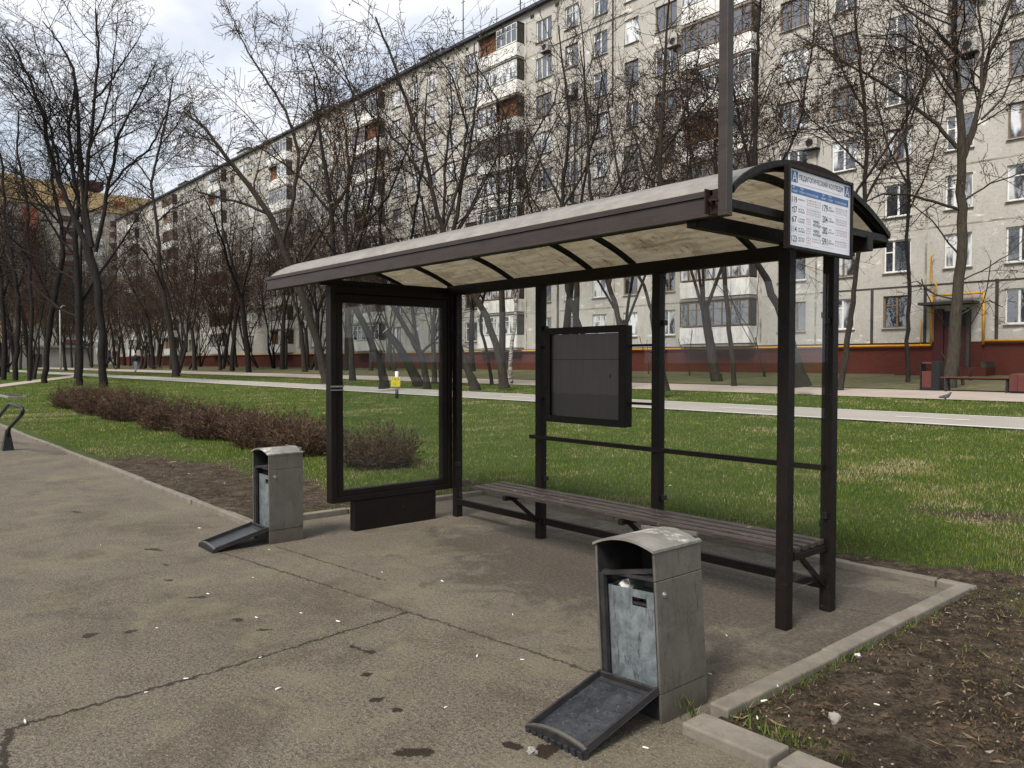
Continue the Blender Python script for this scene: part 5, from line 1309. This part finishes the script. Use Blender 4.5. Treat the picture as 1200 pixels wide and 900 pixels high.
hero('bare_tree', 43.0, [
    [(123, 459, 13), (120, 430, 11), (119, 380, 11), (114, 330, 11.5), (106, 305, 13), (98, 280, 9), (85, 250, 8), (70, 215, 7), (58, 180, 6), (52, 140, 5), (38, 100, 4), (20, 60, 3), (5, 40, 2)],
    [(106, 300, 10), (98, 250, 8), (95, 200, 7.5), (92, 160, 7), (90, 110, 6), (86, 80, 5), (70, 50, 3.5), (50, 25, 2)],
    [(108, 290, 9), (100, 240, 7), (103, 190, 6.5), (108, 150, 6), (112, 100, 5), (116, 50, 4), (112, 10, 2.5)],
    [(112, 295, 8), (122, 250, 7), (126, 220, 6.5), (134, 190, 6), (138, 160, 5.5), (148, 140, 4), (165, 110, 3), (182, 75, 2)],
    [(126, 222, 4), (150, 195, 4), (175, 175, 3.5), (188, 150, 3), (200, 120, 2), (225, 105, 1.5)],
    [(72, 215, 4.5), (60, 150, 4), (45, 120, 3), (20, 90, 2), (0, 70, 1.5)],
    [(108, 120, 4), (130, 95, 3.5), (146, 70, 2.5), (160, 50, 2), (165, 40, 1.5)],
    [(92, 150, 4), (75, 130, 3.5), (60, 95, 3), (45, 60, 2), (38, 30, 1.5)],
    [(103, 180, 4), (120, 140, 3.5), (130, 100, 3), (135, 55, 2), (138, 15, 1.5)],
    ], 'barkdark', 'twig', 'large bare tree with tall forked crown nearest on the left lawn', 65, LP, dj=.05)
hero('bare_tree', 46.5, [
    [(94, 457, 10), (93, 400, 9), (92, 350, 9), (90, 310, 8), (88, 280, 8), (92, 240, 6), (86, 200, 5), (80, 150, 4), (88, 100, 3)],
    [(92, 372, 4.5), (70, 362, 4), (50, 345, 3.5), (30, 325, 3), (0, 305, 2.5), (-30, 290, 2)],
    [(91, 330, 4.5), (70, 318, 4), (48, 303, 3.5), (20, 290, 3), (-10, 285, 2)],
    [(90, 300, 5), (70, 280, 4), (52, 250, 3.5), (30, 235, 3), (0, 230, 2)],
    [(88, 280, 5), (60, 250, 4), (35, 215, 3), (10, 190, 2), (-15, 170, 1.5)],
    ], 'barkdark', 'twig', 'dark straight tree just left of the nearest lawn tree', 75, LP, dj=.05)
hero('bare_tree', 52.0, [
    [(52, 452, 9), (55, 410, 8), (60, 370, 8), (68, 330, 8), (74, 300, 7), (72, 260, 5), (60, 210, 4), (62, 160, 3), (50, 120, 2)],
    [(62, 360, 4), (45, 320, 4), (25, 290, 3), (5, 270, 2)], [(70, 300, 4), (85, 250, 3.5), (92, 200, 3), (90, 160, 2)]], 'barkdark', 'twig', 'bent bare tree third from the left path', 85, LP, dj=.05)
hero('bare_tree', 57.0, [[(34, 450, 6), (36, 400, 6), (37, 350, 6), (34, 300, 5), (32, 240, 4), (20, 180, 3), (22, 130, 2)], [(36, 330, 3.5), (20, 290, 3), (0, 260, 2)]], 'barkdark', 'twig', 'thin straight tree near the left edge', 86, LP, dj=.05)
hero('bare_tree', 60.0, [[(18, 448, 8), (20, 400, 7), (22, 350, 7), (14, 300, 5), (5, 250, 4), (0, 180, 3)], [(20, 340, 3.5), (35, 300, 3), (45, 260, 2)]], 'barkdark', 'twig', 'second bare tree from the left edge', 87, LP, dj=.05)
hero('bare_tree', 62.0, [[(4, 446, 8), (5, 390, 7), (2, 340, 6), (-6, 280, 5), (-15, 200, 3)], [(4, 350, 3.5), (14, 310, 3), (20, 260, 2)]], 'barkdark', 'twig', 'bare tree cut by the left edge', 88, LP, dj=.05)
hero('bare_tree', 60.0, [
    [(206, 438, 12), (202, 400, 9), (194, 360, 8), (188, 320, 6.5), (186, 280, 5), (182, 250, 4.5), (177, 215, 4), (185, 180, 3.5), (195, 140, 3), (203, 90, 2)],
    [(184, 260, 3.5), (200, 245, 3), (225, 235, 2)], [(178, 215, 3), (160, 190, 2.5), (145, 180, 2)], [(188, 170, 2.5), (205, 150, 2), (222, 118, 1.5)], [(192, 340, 4), (180, 310, 3), (165, 290, 2)]],
    'bark', 'twig', 'thin bare tree left of centre whose top shows against the sky', 89, dict(LP, rmin=.012), dj=.05)
# young saplings by the facade
def sapling(x, y, H, seed, label, bark_='twigbrown'):
    return make_tree('sapling', seed, H, .035, bark_, 'twig', .35, (random.Random(seed).uniform(-.3, .3), 0), P=dict(levels=3, n=[4, 4, 3, 2], rmin=.006), label=label, cat='sapling', group='saplings beside the facade', loc=(x, y, hz(x, y)))
sapling(-11.3, 33.4, 5.5, 201, 'leaning sapling in front of the dark red entrance door', 'bark')
sapling(-7.6, 33.0, 6, 202, 'leaning sapling right of the entrance door beside the yellow pipe', 'bark')
sapling(-10.4, 30, 2.6, 203, 'small thin sapling behind the right end of the red bench')
sapling(-24.6, 33.4, 3.0, 204, 'small sapling below the glazed balconies')
sapling(-28.2, 34.5, 2.8, 205, 'small sapling left of the glazed balconies')
sapling(-20.3, 33.5, 6.5, 206, 'curved sapling seen left of the front right post', 'bark')
# birch pair
make_tree('birch_tree', 301, 13, .12, 'birch', 'twig', .35, (.05, 0), P=dict(levels=3), label='white barked birch seen between the glass panel and the first rear post', loc=(-32.6, 28.0, hz(0, 28)))
# ------------------------------------------------------------------ bushes
def bush_mesh(seed, rx, ry, h, n, yellow=.0):
    rg = np.random.RandomState(seed); tri = []; tn = []
    for i in range(n):
        a_ = rg.uniform(0, 2 * pi); r_ = sqrt(rg.uniform(0, 1)); bx, by = cos(a_) * r_ * rx * .75, sin(a_) * r_ * ry * .75
        d_ = np.array([cos(a_) * r_ * .45 + rg.normal(0, .22), sin(a_) * r_ * .45 + rg.normal(0, .22), 1.]); p_ = np.array([bx, by, 0.]); hh = h * .88 * rg.uniform(.5, 1.12) * (1 - .38 * r_ ** 2)
        st = hh / 5; wd = .009; base = rg.uniform(.1, .75)
        for k in range(6):
            d_ = d_ + rg.normal(0, .18, 3); d_ = d_ / np.linalg.norm(d_); q = p_ + d_ * st; sd_ = np.cross(d_, rg.normal(0, 1, 3)); sd_ = sd_ / (np.linalg.norm(sd_) + 1e-6) * wd * (1 - k * .12)
            tri.append([p_ - sd_, p_ + sd_, q]); tn.append(base + rg.normal(0, .08))
            if k >= 1:
                for u in range(3):
                    e = d_ + rg.normal(0, .6, 3); e[2] = abs(e[2]) * .8; e = e / np.linalg.norm(e) * rg.uniform(.05, .16); sd2 = np.cross(e, rg.normal(0, 1, 3)); sd2 = sd2 / (np.linalg.norm(sd2) + 1e-6) * .005
                    tri.append([p_ - sd2, p_ + sd2, p_ + e]); tn.append(base + rg.normal(.1, .15) + (.4 if rg.uniform() < yellow else 0))
            p_ = q
    return np.array(tri), np.clip(np.array(tn), 0, 1)
bl = [(-29.2, 6.1, 1.8, .9, .95, 'reddish bush beginning the hedge row farthest from the shelter'), (-25.6, 6.0, 1.9, .9, 1.0, 'second reddish bush from the far left end of the hedge'), (-22.4, 5.95, 1.7, .9, .98, 'third reddish bush of the hedge from the left'),
      (-18.6, 5.9, 1.6, .85, .88, 'reddish bush in the middle of the hedge row'), (-16.1, 5.85, 1.3, .8, .8, 'small reddish bush right of the hedge middle'),
      (-13.6, 6.0, 1.25, .85, .82, 'brown twiggy bush behind the far litter bin'), (-12.2, 6.05, .72, .65, .68, 'brown bush right of the one behind the far bin'),
      (-15.0, 6.1, .9, .6, .7, 'low bush filling the gap in the hedge left of the far litter bin'), (-9.95, 6.0, .66, .58, .74, 'round bare bush seen through the glass panel')]
for i, (x, y, rx, ry, h, lab) in enumerate(bl):
    tri, tn = bush_mesh(40 + i, rx, ry, h, int(330 + 270 * rx), .12 if x > -15 else .03)
    o = trimesh('bush', tri, tn, M['bush']); o.location = (x, y, .05); tag(o, lab, 'bush', 'low bare bushes in a row along the lawn')
# low green tufts at the wall foot
# ------------------------------------------------------------------ street furniture by the footpath
def slat_bench(x, y, L, label, s=1.):
    z = hz(x, y) + .045; r = empty('park_bench', (x, y, z), 0, label, 'park bench')
    for k in range(3):
        mb = MB(); mb.box(-L / 2, L / 2, -.2 + k * .14, -.08 + k * .14, .42, .46, M['redslat']); mb.build('seat_slat', r, fix=True)
    for s_ in (-1, 1):
        for e in (-.15, .15):
            mb = MB(); mb.bar((s_ * (L / 2 - .15), e * .5, .42), (s_ * (L / 2 - .15), e, 0), .06, .05, M['black']); mb.build('leg', r, fix=True)
    mb = MB(); mb.box(-L / 2 + .1, L / 2 - .1, -.02, .03, .375, .418, M['black']); mb.build('frame', r, fix=True); return r
slat_bench(-8.9, 26.75, 2.0, 'red slatted backless bench on the footpath at the right')
slat_bench(-93, 27.4, 2.0, 'small red bench far off by the footpath at the left')
z = hz(0, 26.9) + .045; r = empty('litter_bin', (-10.3, 26.95, z), 0, 'black and dark red litter bin beside the red bench', 'litter bin')
mb = MB(); mb.box(-.25, .05, -.18, .18, .08, .62, M['redslat']); mb.build('slatted_body', r, .01, fix=True)
mb = MB(); mb.box(-.30, -.26, -.2, .2, 0, .95, M['black']); mb.box(.06, .30, -.2, .2, 0, .95, M['black']); mb.box(-.26, .06, -.19, .19, 0, .07, M['black']); mb.build('frame', r, .008, fix=True)
mb = MB(); mb.box(-.255, .055, -.17, .17, .86, .92, M['redslat']); mb.build('lid', r, .01, fix=True)
r = empty('planter', (-7.5, 26.9, z), 0, 'dark red wooden planter box at the right edge of the footpath', 'planter')
mb = MB(); mb.box(-.45, .9, -.4, .4, .05, .55, M['redslat']); 
for k in range(6): mb.box(-.45 + k * .225 - .006, -.45 + k * .225 + .006, -.405, -.4005, .05, .55, M['black'])
mb.build('box', r, fix=True); mb = MB(); mb.box(-.42, .87, -.37, .37, .0, .049, M['black']); mb.build('base', r, fix=True)
mb = MB(); mb.box(-.40, .85, -.35, .35, .5505, .57, M['dirtstrip']); mb.build('soil', r)
# yellow sign on a black and white post
p_ = at(465, 455, 27.5); zz = hz(p_.x, p_.y)
r = empty('sign_post', (p_.x, p_.y, zz), TH - pi / 2 + pi / 2 - .85, 'small yellow plate on a black and white post beside the cycle path', 'sign'); r.rotation_euler.z = .45
M['signyellow'] = simple('yellow_plate', (.50, .42, .03), (.42, .34, .03), 5, .5)
mb = MB(); mb.tube([(0, 0, 0), (0, 0, .35)], .06, 8, M['black']); mb.tube([(0, 0, .35), (0, 0, 1.0)], .06, 8, M['balcony']); mb.build('post', r)
mb = MB(); mb.box(-.19, .19, -.09, -.07, .46, .80, M['signyellow']); bo = mb.build('plate', r, fix=True)
mb = MB(); text_into(mb, 'ГАЗ', -.14, .0, .1, M['blackink'], .28, place=lambda u, v, l: Vector((u, -.0915, .68 - v)), W=1, H=1); text_into(mb, '12', -.08, .0, .08, M['blackink'], .12, place=lambda u, v, l: Vector((u, -.0915, .52 - v)), W=1, H=1); mb.build('lettering', bo)
# lamp post far left
p_ = at(71, 425, 85); r = empty('street_lamp', (p_.x, p_.y, hz(p_.x, p_.y)), 0, 'thin pale lamp post among the far left trees', 'street lamp')
mb = MB(); mb.tube([(0, 0, 0), (0, 0, 7)], [.09, .05], 8, M['acunit']); mb.build('pole', r); mb = MB(); mb.tube([(0, 0, 7), (.5, .2, 7.3)], .05, 6, M['balcony']); mb.box(.4, .9, .1, .35, 7.25, 7.36, M['acunit']); mb.build('lamp_head', r)
# little orange ball on the grass by the path, pigeons
bm = bmesh.new(); bmesh.ops.create_uvsphere(bm, u_segments=16, v_segments=10, radius=.13); me = bpy.data.meshes.new('ball'); bm.to_mesh(me); bm.free()
M['orange'] = simple('orange_plastic', (.75, .22, .06), (.8, .5, .2), 12, .5); me.materials.append(M['orange']); o = bpy.data.objects.new('ball', me); C.objects.link(o); o.location = (-31.6, 23.0, hz(0, 23) + .16); tag(o, 'small orange ball at the edge of the far footpath', 'ball')
def skin_fig(name, verts, edges, radii, m, parent=None, sub=2):
    me = bpy.data.meshes.new(name); me.from_pydata([Vector(v) for v in verts], edges, []); me.materials.append(m)
    o = bpy.data.objects.new(name, me); C.objects.link(o)
    if parent: o.parent = parent
    sk = o.modifiers.new('skin', 'SKIN'); sk.use_smooth_shade = True
    lay = me.skin_vertices[0] if me.skin_vertices else None
    if lay is None:
        bm = bmesh.new(); bm.from_mesh(me); bm.verts.layers.skin.verify(); bm.to_mesh(me); bm.free(); lay = me.skin_vertices[0]
    for i, r_ in enumerate(radii): lay.data[i].radius = (r_, r_) if not hasattr(r_, '__len__') else r_; lay.data[i].use_root = (i == 0)
    s_ = o.modifiers.new('sub', 'SUBSURF'); s_.levels = sub; s_.render_levels = sub
    # bake the figure to a plain mesh
    dg = bpy.context.evaluated_depsgraph_get(); nm = bpy.data.meshes.new_from_object(o.evaluated_get(dg)); o.modifiers.clear(); o.data = nm
    nm.materials.clear(); nm.materials.append(m); nm.polygons.foreach_set('use_smooth', [True] * len(nm.polygons))
    return o
M['pigeon'] = simple('pigeon_feathers', (.035, .037, .045), (.10, .10, .12), 20, .7)
for (x, y, lab, rz) in ((-8.25, 22.5, 'dark pigeon on the grass strip in front of the red bench', 0.), (-26.6, 22.95, 'dark pigeon on the grass seen left of the notice board', 2.)):
    vs_ = [(0, 0, .13), (.07, 0, .15), (.11, 0, .20), (.125, 0, .235), (.165, 0, .23), (-.08, 0, .115), (-.18, 0, .10), (0, .03, .08), (0.01, .03, .01), (0, -.03, .08), (0.01, -.03, .01), (.05, .03, .004), (.05, -.03, .004)]
    r = skin_fig('pigeon', vs_, [(0, 1), (1, 2), (2, 3), (3, 4), (0, 5), (5, 6), (0, 7), (7, 8), (0, 9), (9, 10), (8, 11), (10, 12)], [.06, .055, .03, .028, .006, .04, .018, .012, .006, .012, .006, .005, .005], M['pigeon'])
    r.location = (x, y, hz(x, y) + .05); r.rotation_euler.z = rz; tag(r, lab, 'pigeon')
# people
M['skin'] = simple('skin', (.45, .27, .2), (.4, .23, .17), 5, .6)
M['jacket'] = simple('black_jacket', (.012, .013, .017), (.02, .02, .025), 6, .8); M['jeans'] = simple('light_blue_jeans', (.28, .32, .42), (.22, .25, .34), 6, .85)
M['hairdark'] = simple('brown_hair', (.03, .02, .014), None, 20, .7); M['darktrouser'] = simple('black_trousers', (.014, .014, .017), None, 6, .85)
def person(loc, rz, label, stride, trouser, swing=.2):
    r = empty('person', loc, rz, label, 'person'); s = stride
    V = [(0, 0, .95), (0, 0, 1.15), (0, 0, 1.38), (0, 0, 1.50), (.01, 0, 1.60), (.02, 0, 1.72),
         (.0, .19, 1.40), (-swing * .5, .24, 1.15), (swing * .2, .24, .90), (swing * .35, .24, .82), (0, -.19, 1.40), (swing * .5, -.24, 1.15), (swing * .9, -.23, .92), (swing * 1.0, -.23, .84),
         (0, .10, .90), (s * .45, .10, .50), (s * .75, .10, .09), (s * .75 + .17, .10, .04), (0, -.10, .90), (-s * .25, -.10, .50), (-s * .85, -.10, .12), (-s * .85 + .15, -.10, .05)]
    E = [(0, 1), (1, 2), (2, 3), (3, 4), (4, 5), (2, 6), (6, 7), (7, 8), (8, 9), (2, 10), (10, 11), (11, 12), (12, 13), (0, 14), (14, 15), (15, 16), (16, 17), (0, 18), (18, 19), (19, 20), (20, 21)]
    Rr = [(.15, .12), (.14, .11), (.15, .12), .055, .095, .075, .065, .05, .038, .035, .065, .05, .038, .035, .09, .062, .045, .03, .09, .062, .045, .03]
    body = skin_fig('body', V, E, Rr, M['skin'], r)
    me = body.data; me.materials.append(M['jacket']); me.materials.append(M[trouser]); me.materials.append(M['hairdark'])
    for p_ in me.polygons:
        c_ = p_.center; up = c_.z > .96 or (abs(c_.y) > .17 and c_.z > .86)
        if c_.z > 1.52: p_.material_index = 3 if (c_.z > 1.68 or c_.x < -.01) else 0
        elif abs(c_.y) > .17 and c_.z < .87: p_.material_index = 0
        elif up: p_.material_index = 1
        elif c_.z < .10: p_.material_index = 3
        else: p_.material_index = 2
    return r
p_ = at(159, 436, 68); person((p_.x, p_.y, EYE - 12.5 * 68 / FPX), -.9, 'person in a black jacket and light jeans walking on the far footpath', .12, 'jeans', .1)
p_ = at(128, 431, 60); person((p_.x, p_.y, EYE - 8 * 60 / FPX - .1), .9, 'person in dark clothes striding behind the nearest left tree trunk', .5, 'darktrouser', .3)

# ------------------------------------------------------------------ light
SUN_EL, SUN_AZ = radians(50), radians(-75)   # azimuth of the direction TO the sun in world xy, measured from +x
w = bpy.data.worlds.new('World'); scene.world = w; w.use_nodes = True; nt = w.node_tree; nt.nodes.clear(); g = G(nt)
sky = g.n('ShaderNodeTexSky', sky_type='NISHITA'); sky.sun_disc = False; sky.sun_elevation = SUN_EL; sky.air_density = 1.2; sky.dust_density = 2.5; sky.ozone_density = 1.2
SD = Vector((cos(SUN_EL) * cos(SUN_AZ), cos(SUN_EL) * sin(SUN_AZ), sin(SUN_EL)))
sky.sun_rotation = pi / 2 - SUN_AZ
tc = g.n('ShaderNodeTexCoord').outputs['Generated']
sp = g.sep(tc); zz = g.math('ADD', g.math('ABSOLUTE', sp[2]), .22)
cv = g.n('ShaderNodeCombineXYZ'); g.l(g.math('DIVIDE', sp[0], zz), cv.inputs[0]); g.l(g.math('DIVIDE', sp[1], zz), cv.inputs[1])
cn = g.noise(g.mapping(cv.outputs[0], (3.2, 1.1, 0)), 1.1, 8, .58, .35); cn2 = g.noise(g.mapping(cv.outputs[0], (7, 4, 2)), 2.6, 6, .55, .2)
cover = g.ramp(cn, [(.38, .5), (.58, 1)])
ccol = g.mix(g.ramp(cn2, [(.36, 0), (.66, 1)]), (5.1, 5.4, 6.0), (7.1, 7.05, 7.05))
colr = g.mix(cover, sky.outputs[0], ccol)
bg = g.n('ShaderNodeBackground'); g.l(colr, bg.inputs[0]); bg.inputs[1].default_value = .10
wo = g.n('ShaderNodeOutputWorld'); g.l(bg.outputs[0], wo.inputs[0])
sl = bpy.data.lights.new('sun', 'SUN'); sl.energy = 3.0; sl.angle = radians(20); sl.color = (1, .95, .88); so = bpy.data.objects.new('sun', sl); C.objects.link(so)
so.rotation_euler = SD.to_track_quat('Z', 'Y').to_euler(); so.location = (0, 0, 30)
vs_ = scene.view_settings; vs_.view_transform = 'Standard'; vs_.look = 'None'; vs_.gamma = 1; vs_.exposure = .78; vs_.use_curve_mapping = False
scene.render.engine = 'CYCLES'; scene.render.resolution_x = 1024; scene.render.resolution_y = 768
scene.cycles.max_bounces = 6; scene.cycles.transparent_max_bounces = 12; scene.cycles.diffuse_bounces = 3; scene.cycles.glossy_bounces = 3
